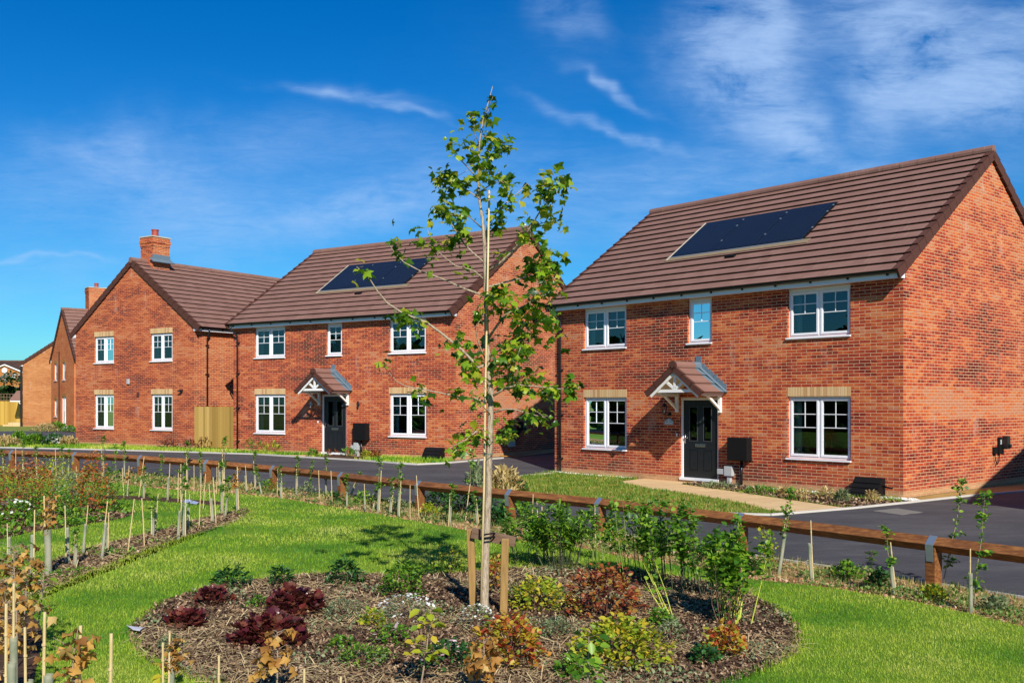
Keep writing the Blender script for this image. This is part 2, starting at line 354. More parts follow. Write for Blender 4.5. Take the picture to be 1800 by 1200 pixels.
def m_panel():
    m, nt, b = newmat('solar_glass'); L = nt.links; v = tco(nt); sp = nt.nodes.new('ShaderNodeSeparateXYZ'); L.new(v, sp.inputs[0])
    a = math_(nt, 'LESS_THAN', math_(nt, 'FRACT', math_(nt, 'DIVIDE', sp.outputs[0], .165)), .05); c = math_(nt, 'LESS_THAN', math_(nt, 'FRACT', math_(nt, 'DIVIDE', sp.outputs[2], .096)), .10)
    f = math_(nt, 'MAXIMUM', a, c); n = noise_(nt, v, 1.2, 3)
    L.new(mixn(nt, f, mixn(nt, n, (.006, .008, .015), (.010, .012, .018)), (.028, .032, .042)), b.inputs['Base Color']); b.inputs['Roughness'].default_value = .2; b.inputs['Specular IOR Level'].default_value = .35; return m
PANEL = m_panel()
MORT = m_plain('mortar_strip', (.48, .42, .33), .9, .15)
SAND = m_plain('lead_skirt', (.22, .16, .09), .7, .3, 9)
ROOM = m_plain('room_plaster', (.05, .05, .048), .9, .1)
CURT = m_plain('curtain', (.32, .40, .38), .8, .1)
POT = m_plain('terracotta_pot', (.32, .05, .03), .6, .1)
BOARD = m_island('fence_board', [(.26, .15, .03), (.36, .22, .05), (.44, .28, .07), (.50, .33, .10)], .8, 0)
BOARD2 = m_island('yellow_board', [(.36, .20, .03), (.46, .27, .04), (.54, .34, .07)], .8, 0)
def m_rail():
    m, nt, b = newmat('stained_rail'); L = nt.links; v = tco(nt)
    mp = nt.nodes.new('ShaderNodeMapping'); mp.inputs['Rotation'].default_value = (0, 0, math.radians(40)); L.new(v, mp.inputs[0])
    n = noise_(nt, mp.outputs[0], 3.5, 8, .7, (.7, 9, 12)); big = noise_(nt, v, .9, 3)
    f = math_(nt, 'ADD', math_(nt, 'MULTIPLY', n, .8), math_(nt, 'MULTIPLY', big, .25))
    col = ramp_(nt, f, [(.34, (.06, .020, .006)), (.5, (.17, .058, .013)), (.68, (.34, .14, .035))])
    vo = nt.nodes.new('ShaderNodeTexVoronoi'); vo.inputs['Scale'].default_value = 2.3; L.new(v, vo.inputs['Vector'])
    k = math_(nt, 'LESS_THAN', vo.outputs['Distance'], .075); k2 = math_(nt, 'LESS_THAN', vo.outputs['Distance'], .035)
    col = mixn(nt, math_(nt, 'MULTIPLY', k, .75), col, (.50, .24, .06)); col = mixn(nt, k2, col, (.14, .04, .015))
    L.new(col, b.inputs['Base Color']); b.inputs['Roughness'].default_value = .62; bump_(nt, n, .4, .01, b); return m
RAIL = m_rail()
STAKE = m_wood('treated_stake', (.20, .11, .025), (.34, .20, .06), (8, 8, .8), 5)
CROSS = m_wood('weathered_board', (.09, .045, .022), (.20, .12, .07), (1, 8, 8), 5)
CANE = m_wood('bamboo', (.50, .36, .16), (.66, .52, .28), (3, 3, 1), 9, .45)
BARK = None
def m_bark():
    m, nt, b = newmat('pale_bark'); L = nt.links; v = tco(nt)
    n = noise_(nt, v, 9, 8, .7, (5, 5, 1.2)); n2 = noise_(nt, v, 3, 3, .6)
    col = ramp_(nt, n, [(.3, (.10, .07, .045)), (.48, (.36, .28, .19)), (.7, (.52, .43, .31))])
    L.new(col, b.inputs['Base Color']); b.inputs['Roughness'].default_value = .9; bump_(nt, n, .9, .02, b); return m
BARK = m_bark()
TWIG = m_plain('twig_bark', (.30, .22, .15), .8, .25, 14)
STEMG = m_plain('green_stem', (.16, .22, .03), .6, .3, 9)
STEMY = m_plain('yellow_stem', (.42, .46, .05), .5, .2, 9)
STEMD = m_plain('dark_stem', (.045, .05, .02), .6, .3, 9)
STEMR = m_plain('red_brown_stem', (.12, .05, .03), .6, .3, 9)
def m_tube():
    m, nt, b = newmat('tree_guard_plastic'); L = nt.links; v = tco(nt)
    n = noise_(nt, v, 5, 4, .6, (1, 1, .6))
    col = ramp_(nt, n, [(.3, (.16, .20, .13)), (.55, (.38, .37, .27)), (.75, (.50, .44, .32))])
    L.new(col, b.inputs['Base Color']); b.inputs['Roughness'].default_value = .3
    tr = nt.nodes.new('ShaderNodeBsdfTransparent'); mx = nt.nodes.new('ShaderNodeMixShader'); mx.inputs[0].default_value = .22
    L.new(b.outputs[0], mx.inputs[1]); L.new(tr.outputs[0], mx.inputs[2]); L.new(mx.outputs[0], nt.nodes['Material Output'].inputs[0]); return m
TUBE = m_tube()

G_GREEN = [(.035, .075, .010), (.07, .15, .018), (.13, .24, .028), (.20, .30, .035)]
L_TREE = m_island('maple_leaves', [(.022, .065, .005), (.05, .13, .007), (.11, .23, .010), (.21, .34, .014), (.32, .39, .02), (.42, .36, .03)], .36, .38, .5)
L_GREEN = m_island('green_leaves', [(.04, .12, .010), (.08, .20, .015), (.15, .30, .02), (.26, .38, .03)], .42, .35)
L_DARK = m_island('dark_leaves', [(.012, .05, .012), (.03, .10, .02), (.06, .17, .03)], .42, .25)
L_LIME = m_island('lime_leaves', [(.14, .24, .02), (.28, .36, .02), (.45, .44, .03), (.50, .34, .03)], .5, .35)
L_FIRE = m_island('red_yellow_leaves', [(.30, .03, .02), (.42, .10, .03), (.50, .26, .03), (.42, .38, .03), (.16, .25, .03)], .5, .35)
L_RED = m_island('brown_red_leaves', [(.10, .02, .015), (.26, .05, .02), (.38, .13, .03), (.24, .22, .03)], .5, .3)
L_ORANGE = m_island('orange_red_leaves', [(.35, .05, .015), (.50, .12, .02), (.42, .20, .03), (.12, .18, .02)], .5, .3)
L_PURPLE = m_island('purple_leaves', [(.04, .008, .012), (.09, .014, .018), (.17, .03, .03), (.12, .05, .03), (.24, .07, .035)], .3, .25, .6)
L_DEAD = m_island('dead_leaves', [(.22, .09, .02), (.40, .20, .04), (.55, .32, .07), (.50, .36, .14)], .7, .3)
L_DRY = m_island('dry_grass', [(.30, .22, .07), (.50, .38, .15), (.62, .50, .24)], .8, .3)
L_GREY = m_island('grey_green_leaves', [(.10, .15, .06), (.20, .25, .11), (.30, .34, .18)], .6, .3)
L_HEDGE = m_island('hedge_leaves', [(.010, .030, .006), (.022, .06, .010), (.045, .10, .015), (.07, .13, .02)], .5, .2)
PETAL = m_island('white_petals', [(.72, .72, .66), (.82, .82, .78)], .6, .3)
PETALY = m_island('yellow_petals', [(.60, .50, .05), (.72, .66, .25)], .6, .3)
PETALP = m_island('pink_petals', [(.70, .40, .45), (.80, .66, .66)], .6, .3)
GRASS = m_island('lawn_grass', [(.045, .18, .010), (.10, .255, .012), (.20, .345, .018), (.31, .42, .03), (.42, .48, .06), (.52, .53, .12)], .55, .3, .3, world_var=(.5, 3.0, .55))
GRASSD = m_island('dry_lawn_grass', [(.04, .12, .008), (.09, .20, .012), (.20, .27, .03), (.42, .36, .10)], .6, .3, .3, world_var=(1.3, 1.5, .8))
CHIP = m_island('bark_chips', [(.030, .015, .008), (.075, .040, .022), (.15, .085, .045), (.25, .155, .085), (.42, .30, .18)], .85, 0)
STRAW = m_island('straw_litter', [(.22, .14, .07), (.42, .30, .14), (.60, .47, .25)], .85, 0)
PEB = m_island('white_pebbles', [(.50, .45, .38), (.70, .66, .58), (.80, .78, .72)], .8, 0)

LAWN = m_ground('lawn_turf', [(.045, .11, .008), (.10, .19, .012), (.19, .25, .025)], .8, scale2=14, bump=.6, bscale=40)
FIELD = m_ground('rough_grass', [(.08, .14, .02), (.16, .2, .035), (.28, .26, .08)], .5, scale2=6)
MULCH = m_ground('mulch', [(.028, .014, .008), (.07, .035, .02), (.14, .08, .045)], 3, scale2=26, bump=.9, bscale=30)
SOIL = m_ground('red_soil', [(.20, .085, .035), (.34, .17, .08), (.44, .27, .14)], 1.5, scale2=18, bump=.9, bscale=22)
DIRT = m_ground('dry_turf', [(.22, .13, .035), (.36, .23, .07), (.44, .30, .11)], 1.2, scale2=22, bump=.5)
def m_asphalt():
    m, nt, b = newmat('asphalt'); L = nt.links; v = tco(nt)
    n = noise_(nt, v, .35, 5, .6, (1, 2.5, 1)); n2 = noise_(nt, v, 90, 4, .8); n3 = noise_(nt, v, 4, 5, .7, (.5, 3, 1))
    f = math_(nt, 'ADD', math_(nt, 'MULTIPLY', n, .35), math_(nt, 'ADD', math_(nt, 'MULTIPLY', n2, .35), math_(nt, 'MULTIPLY', n3, .30)))
    L.new(ramp_(nt, f, [(.36, (.030, .030, .033)), (.5, (.056, .055, .059)), (.62, (.115, .11, .11)), (.72, (.19, .18, .17))]), b.inputs['Base Color'])
    b.inputs['Roughness'].default_value = .8; b.inputs['Specular IOR Level'].default_value = .35; bump_(nt, n2, .5, .01, b); return m
ASPH = m_asphalt()
PATH = None
def m_path():
    m, nt, b = newmat('buff_paving'); L = nt.links; v = tco(nt)
    mp = nt.nodes.new('ShaderNodeMapping'); mp.inputs['Rotation'].default_value = (0, 0, math.radians(48)); L.new(v, mp.inputs[0])
    bt = nt.nodes.new('ShaderNodeTexBrick'); bt.offset = 0.0; bt.inputs['Scale'].default_value = 1; bt.inputs['Brick Width'].default_value = .6; bt.inputs['Row Height'].default_value = .6; bt.inputs['Mortar Size'].default_value = .008
    bt.inputs['Color1'].default_value = (.62, .42, .20, 1); bt.inputs['Color2'].default_value = (.72, .50, .25, 1); bt.inputs['Mortar'].default_value = (.34, .22, .11, 1)
    L.new(mp.outputs[0], bt.inputs['Vector'])
    c = mixn(nt, math_(nt, 'MULTIPLY', noise_(nt, v, 3, 6, .7), .45), bt.outputs['Color'], (.40, .27, .14)); L.new(c, b.inputs['Base Color']); b.inputs['Roughness'].default_value = .9; return m
PATH = m_path()
CONC = m_plain('pale_concrete', (.52, .48, .42), .85, .15, 5)

# ------------------------------------------------------------------ ground sheets
def in_poly(px, py, poly):
    n = len(poly); inside = np.zeros(len(px), bool); j = n - 1
    for i in range(n):
        xi, yi = poly[i]; xj, yj = poly[j]
        c = ((yi > py) != (yj > py)) & (px < (xj - xi) * (py - yi) / ((yj - yi) or 1e-9) + xi)
        inside ^= c; j = i
    return inside
def catmull(p, closed=True, sub=6):
    n = len(p); out = []
    rng = range(n) if closed else range(n - 1)
    for i in rng:
        if closed: a, b, c, d = p[i - 1], p[i], p[(i + 1) % n], p[(i + 2) % n]
        else: a, b, c, d = p[max(i - 1, 0)], p[i], p[i + 1], p[min(i + 2, n - 1)]
        for k in range(sub):
            t = k / sub
            out.append(tuple(.5 * ((2 * b[q]) + (-a[q] + c[q]) * t + (2 * a[q] - 5 * b[q] + 4 * c[q] - d[q]) * t * t + (-a[q] + 3 * b[q] - 3 * c[q] + d[q]) * t ** 3) for q in range(2)))
    if not closed: out.append(tuple(p[-1][:2]))
    return out
def world_poly(px, smooth_=False):
    w = [tuple(G(*p)[:2]) for p in px]
    return catmull(w) if smooth_ else w
def sheet(name, poly, mat, off, kind='structure'):
    bm = bmesh.new(); vs = [bm.verts.new((x, y, 0)) for x, y in poly]; bm.faces.new(vs)
    bmesh.ops.triangulate(bm, faces=bm.faces[:], ngon_method='EAR_CLIP')
    for k in knots():
        bmesh.ops.bisect_plane(bm, geom=bm.verts[:] + bm.edges[:] + bm.faces[:], plane_co=(0, k, 0), plane_no=(-1, 1, 0))
    for v in bm.verts: v.co.z = gz(v.co.x, v.co.y) + off
    bmesh.ops.recalc_face_normals(bm, faces=bm.faces[:])
    if sum(f.normal.z for f in bm.faces) < 0: bmesh.ops.reverse_faces(bm, faces=bm.faces[:])
    me = bpy.data.meshes.new(name); bm.to_mesh(me); bm.free(); me.materials.append(mat)
    o = bpy.data.objects.new(name, me); COL.objects.link(o); o['kind'] = kind; return o
sheet('ground', [(-900, -300), (900, -300), (900, 1500), (-900, 1500)], FIELD, 0.0)

near_edge = [(0, 822), (75, 825), (187, 832), (275, 837.5), (447, 852), (482, 858), (550, 866), (612, 875), (737, 887), (850, 905), (960, 925), (1055, 936), (1220, 962), (1350, 982), (1450, 997), (1573, 1015), (1697, 1035), (1800, 1052)]
far_edge = [(1800, 864), (1705, 872), (1587, 885), (1500, 894), (1380, 904), (1354, 906), (1250, 903), (1162, 899), (1070, 891), (960, 884), (880, 872), (835, 862), (845, 850), (900, 839), (972, 832)]
farB = [(884, 805.6), (817, 811.5), (778, 815), (732, 817), (700, 815), (620, 809), (532, 804), (450, 799), (325, 795), (175, 791), (0, 787)]
nw = world_poly(near_edge); fw = world_poly(far_edge); fb = world_poly(farB)
def xt(a, b, d):   # extend a->b by d
    v = Vector(b) - Vector(a); v.normalize(); r = Vector(b) + v * d; return (r.x, r.y)
hA = (8.654, 21.94); dA = (-.6667, .7453); gA = (.7453, .6667)
ptA = lambda t, g: (hA[0] + t * dA[0] + g * gA[0], hA[1] + t * dA[1] + g * gA[1])
hB = (-1.895, 33.38); dB = (-.8397, .5430); gB = (.5430, .8397)
ptB = lambda t, g: (hB[0] + t * dB[0] + g * gB[0], hB[1] + t * dB[1] + g * gB[1])
nxt = [xt(nw[1], nw[0], 60)]; nend = [xt(nw[-2], nw[-1], 12)]
road = nxt + nw + nend + [(20, 22), xt(fw[1], fw[0], 14)] + fw[:-1] + [ptA(11.03, -.02), ptA(11.03, 16), ptB(0, 16), ptB(0, 2.2)] + fb + [xt(fb[-2], fb[-1], 60)]
sheet('road', road, ASPH, .004)
def kerb(name, pts, w=.06, h=.035, mat=CONC, off=0):
    mb = MB()
    for (a, b) in zip(pts[:-1], pts[1:]):
        mb.bar((a[0], a[1], gz(*a) + h / 2 + off), (b[0], b[1], gz(*b) + h / 2 + off), w, h)
    o = mb.build(name, mat); o['kind'] = 'structure'; return o
kerb('kerb', [xt(fw[1], fw[0], 14)] + fw, .07, .04)
kerb('kerb', fb + [xt(fb[-2], fb[-1], 50)], .09, .05)
kerb('kerb', nw + nend, .05, .035)

lawn_px = [(1800, 1102), (1697, 1077), (1573, 1051), (1450, 1032), (1325, 1019), (1231, 999), (1115, 984), (1012, 961), (907, 949), (820, 932), (725, 915), (650, 901), (585, 891), (500, 876), (425, 868), (275, 858), (190, 848), (0, 838)]
lw = world_poly(lawn_px)
verge = nw + nend + [xt(lw[1], lw[0], 12)] + lw + [xt(lw[-2], lw[-1], 30), nxt[0]]
sheet('soil_strip', nxt + nw + nend + [xt(lw[1], lw[0], 12)] + lw + [xt(lw[-2], lw[-1], 40)], SOIL, .006)
lawn_poly = [xt(lw[1], lw[0], 12)] + lw + [xt(lw[-2], lw[-1], 40), (-45, -12), (20, -12)]
sheet('lawn', lawn_poly, LAWN, .005)

bed_px = [(225, 1112), (250, 1082), (300, 1052), (400, 1028), (500, 1014), (610, 1008), (700, 1012), (800, 1008), (900, 1000), (1000, 1000), (1100, 1003), (1200, 1016), (1290, 1036), (1360, 1065), (1402, 1100), (1408, 1135), (1375, 1165), (1300, 1196), (1180, 1235), (1000, 1262), (800, 1265), (600, 1255), (430, 1222), (300, 1182), (245, 1150)]
bed = world_poly(bed_px, True); sheet('planting_bed', bed, MULCH, .010)
bed2_px = [(432, 897), (400, 903), (345, 916), (290, 932), (220, 950), (150, 968), (90, 988), (30, 1012), (-60, 1050), (-60, 1100), (20, 1068), (60, 1047), (120, 1022), (200, 990), (300, 952), (360, 935), (410, 918), (434, 904)]
bed2 = world_poly(bed2_px, True); sheet('planting_bed', bed2, MULCH, .010)
bed3_px = [(-60, 868), (40, 872), (110, 882), (180, 888), (232, 899), (215, 911), (130, 925), (50, 937), (-60, 950)]
bed3 = world_poly(bed3_px, True); sheet('planting_bed', bed3, MULCH, .010)
bed4_px = [(185, 871), (260, 873), (330, 878), (385, 882), (385, 888), (330, 885), (260, 880), (185, 877)]
bed4 = world_poly(bed4_px, True); sheet('planting_bed', bed4, MULCH, .010)
bed5_px = [(-40, 1090), (20, 1075), (58, 1085), (75, 1120), (60, 1200), (70, 1300), (-40, 1300)]
bed5 = world_poly(bed5_px, True); sheet('planting_bed', bed5, MULCH, .010)

# plots in front of the houses
plotA = fw[4:] + [ptA(11.03, -.02)] 
plotA = world_poly([(1354, 905), (1250, 902), (1162, 898), (1070, 890), (960, 883), (880, 871), (838, 862), (848, 851), (900, 840)]) + [ptA(11.03, -.08), ptA(4, -.02), ptA(0, -.02), ptA(0, -.1)] + world_poly([(1587, 883), (1500, 892), (1400, 901)])
sheet('front_lawn', plotA, DIRT, .006)
pathA_px = [(1087, 847), (1125, 842), (1167, 838), (1195, 837), (1268, 842), (1240, 846), (1197, 851), (1275, 862), (1375, 877), (1477, 892), (1500, 893), (1400, 901), (1350, 897), (1312, 886), (1237, 873), (1175, 863), (1142, 860)]
pathA = world_poly(pathA_px); sheet('path', pathA, PATH, .012)
mulchA_px = [(1200, 851), (1245, 846.5), (1268, 843), (1320, 858), (1375, 867), (1500, 877), (1560, 882), (1586, 884), (1500, 891.5), (1478, 891), (1375, 876), (1275, 861)]
mulchA = world_poly(mulchA_px); sheet('planting_bed', mulchA, MULCH, .010)
sideA = [ptA(-.05, 0), ptA(-.02, 14)] + [xt(fw[1], fw[0], 13)] + world_poly([(1800, 863), (1705, 871), (1600, 883)])
sheet('side_verge', sideA, DIRT, .006)
plotB = [ptB(0, -.02)] + world_poly([(778, 815), (732, 817), (700, 814.5), (620, 808.5), (532, 803), (490, 801)]) + world_poly([(450, 798.5), (325, 794.5), (175, 790.5), (0, 786.5)]) + [(-60, 40), (-60, 44)] + world_poly([(0, 777), (60, 778), (133, 779)]) + [(-13.2, 41.2), ptB(10.9, 1), ptB(10.9, -.02)]
sheet('front_lawn', plotB, LAWN, .006)
pathB = [ptB(6.1, -.1), ptB(4.8, -.1)] + world_poly([(615, 797), (590, 799), (540, 804), (482, 800)])
sheet('path', pathB, PATH, .012)
mulchB = world_poly([(548, 804), (590, 799.5), (622, 797.5), (655, 802), (640, 809), (600, 808)])
sheet('planting_bed', mulchB, MULCH, .014)
farroad = world_poly([(-200, 758), (133, 757.5), (160, 760), (160, 768), (133, 772), (0, 770), (-200, 768)])
sheet('road', farroad, ASPH, .004)
mulchC = world_poly([(-60, 777), (0, 778), (70, 780), (131, 780), (131, 773), (60, 770), (0, 770), (-60, 769)])
sheet('planting_bed', mulchC, MULCH, .008)

# ------------------------------------------------------------------ scatter tools
def rotmats(yaw, tilt, roll):
    """local +Y is the leaf axis, +Z its normal"""
    n = len(yaw)
    cy, sy = np.cos(yaw), np.sin(yaw); ct, st = np.cos(tilt), np.sin(tilt); cr, sr = np.cos(roll), np.sin(roll)
    Z = np.zeros(n); O = np.ones(n)
    Rz = np.stack([np.stack([cy, -sy, Z], -1), np.stack([sy, cy, Z], -1), np.stack([Z, Z, O], -1)], 1)
    Rx = np.stack([np.stack([O, Z, Z], -1), np.stack([Z, ct, -st], -1), np.stack([Z, st, ct], -1)], 1)
    Ry = np.stack([np.stack([cr, Z, sr], -1), np.stack([Z, O, Z], -1), np.stack([-sr, Z, cr], -1)], 1)
    return Rz @ Rx @ Ry
def scatter(name, tv, tf, P, R, Sc, mat, parent=None, smooth=False):
    tv = np.array(tv, float); n = len(P); k = len(tv)
    Sc = np.asarray(Sc, float)
    if Sc.ndim == 1: Sc = np.repeat(Sc[:, None], 3, 1)
    V = np.einsum('nij,nkj->nki', R, tv[None] * Sc[:, None, :]) + P[:, None, :]
    V = V.reshape(-1, 3)
    loops = np.concatenate([np.array(f) for f in tf]); lens = np.array([len(f) for f in tf])
    L = (loops[None] + (np.arange(n) * k)[:, None]).ravel(); LT = np.tile(lens, n); LS = np.concatenate([[0], np.cumsum(LT)[:-1]])
    me = bpy.data.meshes.new(name); me.vertices.add(len(V)); me.vertices.foreach_set('co', V.ravel().astype(np.float32))
    me.loops.add(len(L)); me.loops.foreach_set('vertex_index', L.astype(np.int32))
    me.polygons.add(len(LT)); me.polygons.foreach_set('loop_start', LS.astype(np.int32)); me.polygons.foreach_set('loop_total', LT.astype(np.int32))
    me.update(calc_edges=True); me.validate()
    me.materials.append(mat)
    o = bpy.data.objects.new(name, me); COL.objects.link(o); o.parent = parent; return o
BLADE = ([(-.5, 0, 0), (.5, 0, 0), (.28, .55, .06), (-.28, .55, .06), (0, 1, .22)], [(0, 1, 2, 3), (3, 2, 4)])
OVAL = ([(0, 0, 0), (.32, .3, .10), (.30, .65, .10), (0, 1, -.06), (-.30, .65, .10), (-.32, .3, .10), (0, .5, 0)], [(0, 1, 6), (1, 2, 6), (2, 3, 6), (3, 4, 6), (4, 5, 6), (5, 0, 6)])
NARROW = ([(0, 0, 0), (.16, .35, .05), (.13, .7, .03), (0, 1, -.14), (-.13, .7, .03), (-.16, .35, .05)], [(0, 1, 2, 3), (0, 3, 4, 5)])
def maple():
    tips = [(-125, .38), (-62, .72), (0, 1.0), (62, .72), (125, .38)]
    v = [(0, 0, 0)]; 
    for i, (a, r) in enumerate(tips):
        t = math.radians(a); v.append((math.sin(t) * r * .95, .42 + math.cos(t) * r * .62, -.16 * r))
        if i < 4:
            t = math.radians(a + 31); v.append((math.sin(t) * .40, .42 + math.cos(t) * .38, .05))
    v.append((0, .42, .10)); c = len(v) - 1
    f = [(i, i + 1, c) for i in range(1, c - 1)] + [(0, 1, c), (c - 1, 0, c)]
    return v, f
MAPLE = maple()
ROUND = ([(0, 0, 0), (.42, .2, .08), (.5, .6, .1), (.22, .95, .02), (-.22, .95, .02), (-.5, .6, .1), (-.42, .2, .08), (0, .5, -.04)], [(0, 1, 7), (1, 2, 7), (2, 3, 7), (3, 4, 7), (4, 5, 7), (5, 6, 7), (6, 0, 7)])
def lobed():
    v = [(0, .45, -.05), (0, 0, 0)]; n = 14
    for i in range(n):
        t = math.radians(-150 + 300 * i / (n - 1)); r = .52 if i % 2 else .40; v.append((math.sin(t) * r, .48 + math.cos(t) * r, (.10 if i % 2 else -.02)))
    return v, [(0, i, i + 1) for i in range(1, n + 1)] + [(0, n + 1, 1)]
LOBED = lobed()
def crumple():
    v, f = maple(); return [(x, y, z - .35 * x * x * 2 + .18 * math.sin(7 * x + 9 * y)) for x, y, z in v], f
CRUMP = crumple()
CHIPT = ([(-.5, -.5, 0), (.5, -.4, .1), (.45, .5, 0), (-.4, .45, .15)], [(0, 1, 2, 3)])
STONE = ([(-.5, -.4, 0), (.4, -.5, 0), (.5, .4, 0), (-.4, .5, 0), (-.25, -.2, .5), (.25, -.25, .45), (.2, .25, .55), (-.2, .25, .5)], [(0, 1, 5, 4), (1, 2, 6, 5), (2, 3, 7, 6), (3, 0, 4, 7), (4, 5, 6, 7)])
DAISY = ([(0, 0, 0)] + [(math.cos(i * math.pi / 4) * .5, math.sin(i * math.pi / 4) * .5, .06) for i in range(8)], [(0, i + 1, (i + 1) % 8 + 1) for i in range(8)])

def samp(poly, n, excl=(), power=0.0, ymax=None, jitter=.0):
    if power == 1.0: power = 1.001
    """random points in a world polygon; denser close by when power > 0"""
    p = np.array(poly); x0, y0 = p.min(0); x1, y1 = p.max(0)
    y0 = max(y0, 4.5); 
    if ymax: y1 = min(y1, ymax)
    out = []; tot = 0
    while tot < n:
        m = n * 3
        if power:
            u = RNG.random(m); a, b = y0 ** (1 - power), y1 ** (1 - power); y = (a + (b - a) * u) ** (1 / (1 - power))
        else: y = RNG.uniform(y0, y1, m)
        lo = np.maximum(x0, -.56 * y - .5); hi = np.minimum(x1, .56 * y + .5)
        # uniform within the visible wedge, weighted by its width
        w = np.maximum(hi - lo, 0); keep = RNG.random(m) < w / max(w.max(), 1e-6); x = RNG.uniform(0, 1, m) * w + lo
        x, y = x[keep], y[keep]
        q = in_poly(x, y, poly)
        for e in excl: q &= ~in_poly(x, y, e)
        out.append(np.stack([x[q], y[q]], 1)); tot += q.sum()
        if len(out) > 60: break
    P = np.concatenate(out)[:n]
    return P
def z3(P, off=0.0): return np.column_stack([P, gz_np(P[:, 0], P[:, 1]) + off])
def stuff(o, label, cat='grass'): o['kind'] = 'stuff'; o['label'] = label; o['category'] = cat; return o

def grass(name, poly, n, excl, h, w, mat, label, power=2.0, ymax=None, off=.004):
    P = samp(poly, n, excl, power, ymax); n = len(P); d = P[:, 1]
    lod = np.clip(d / 9.0, .8, 3.2)
    hh = h * RNG.uniform(.5, 1.25, n) * np.clip(lod, .8, 1.5); ww = w * RNG.uniform(.7, 1.3, n) * lod
    R = rotmats(RNG.uniform(0, 6.28, n), RNG.uniform(.5, 1.45, n), RNG.uniform(-.4, .4, n))
    o = scatter(name, *BLADE, z3(P, off), R, np.stack([ww, hh, hh], 1), mat); return stuff(o, label)
excl = [bed, bed2, bed3, bed4, bed5]
grass('lawn_grass', lawn_poly, 420000, excl, .028, .0048, GRASS, 'short mown green grass of the park lawn, paler in sun bleached patches', 2.6, 34)
grass('front_lawn_grass', plotA, 24000, [pathA, mulchA], .05, .008, GRASSD, 'patchy tufted grass of the front lawn before the right house', 0)
grass('front_lawn_grass', plotB, 22000, [mulchB, pathB], .09, .012, GRASS, 'narrow green grass strip between the kerb and the two left houses', 0, 48)
def inset(poly, f):
    c = np.array(poly).mean(0); return [tuple(c + (np.array(p) - c) * f) for p in poly]
# edging grass hanging over the beds
for k, (bp, n) in enumerate(((bed, 9000), (bed2, 5000))):
    P = []
    b = np.array(bp)
    for i in range(len(b)):
        a, c = b[i], b[(i + 1) % len(b)]
        m = int(np.linalg.norm(c - a) * n / 22)
        if a[1] < 5: continue
        t = RNG.random((m, 1)); P.append(a + (c - a) * t + RNG.normal(0, .045, (m, 2)))
    P = np.concatenate(P); n_ = len(P)
    R = rotmats(RNG.uniform(0, 6.28, n_), RNG.uniform(.4, 1.3, n_), RNG.uniform(-.4, .4, n_)); hh = RNG.uniform(.03, .075, n_)
    stuff(scatter('edging_grass', *BLADE, z3(P, .004), R, np.stack([np.full(n_, .006), hh, hh], 1), GRASS),
          ['longer grass fringe round the edge of the oval mulch bed', 'longer grass fringe along the curved front mulch row'][k])
# mulch, straw, soil crumbs
def litter(name, poly, n, tmpl, sz, mat, label, cat, off, flat=.5, power=1.5, excl=(), clump=None):
    P = samp(poly, n, excl, power)
    if clump is not None:
        f = np.sin(P[:, 0] * 2.1 + 1.3 * np.sin(P[:, 1] * 1.7)) + np.sin(P[:, 1] * 2.9 + 2 * np.sin(P[:, 0] * .9)); P = P[f > clump]
    n = len(P)
    R = rotmats(RNG.uniform(0, 6.28, n), RNG.normal(0, flat, n), RNG.normal(0, flat, n))
    s = np.array(sz)[None] * RNG.uniform(.5, 1.6, (n, 1)) * np.clip(P[:, 1:2] / 10, .9, 1.8)
    return stuff(scatter(name, *tmpl, z3(P, off), R, s, mat), label, cat)
litter('bark_mulch', bed, 42000, CHIPT, (.014, .042, .02), CHIP, 'dark bark mulch chips covering the oval bed', 'mulch', .022)
litter('bark_mulch', bed2, 14000, CHIPT, (.016, .045, .02), CHIP, 'dark bark mulch chips in the curved front planting row', 'mulch', .02)
litter('bark_mulch', bed3, 4000, CHIPT, (.02, .05, .02), CHIP, 'dark bark mulch chips under the left hand shrubs', 'mulch', .02, power=0)
litter('bark_mulch', mulchA, 5000, CHIPT, (.02, .05, .02), CHIP, 'bark mulch chips under the right house windows', 'mulch', .02, power=0)
SL = ([(-.5, 0, 0), (.5, 0, 0), (.5, .5, .02), (-.5, .5, .02), (.5, 1, 0), (-.5, 1, 0)], [(0, 1, 2, 3), (3, 2, 4, 5)])
litter('straw', bed, 17000, SL, (.0055, .12, .10), STRAW, 'dry straw stalks strewn over the oval bed', 'straw', .03, .18, 1.5, clump=-.2)
litter('straw', bed2, 3500, SL, (.005, .10, .1), STRAW, 'dry straw stalks on the curved front mulch row', 'straw', .03, .16, 1.0)
litter('straw', verge, 5000, SL, (.006, .10, .1), STRAW, 'dry straw stalks on the soil strip below the rail', 'straw', .02, .2, 1.0, clump=-.4)
litter('soil_crumbs', verge, 7000, STONE, (.03, .03, .03), m_island('clods', [(.20, .08, .035), (.36, .18, .09), (.48, .32, .19)], .95, 0), 'crumbly red soil clods beside the asphalt', 'soil', .004, .3, 1.2)
grass('weedy_grass', verge, 20000, [], .07, .006, m_island('weed_grass', [(.06, .15, .02), (.14, .22, .03), (.30, .28, .08), (.50, .42, .18)], .7, .3, world_var=(1.1, 2.2, .8)), 'dry and green weedy tufts on the soil strip along the rail', 1.5, 40)
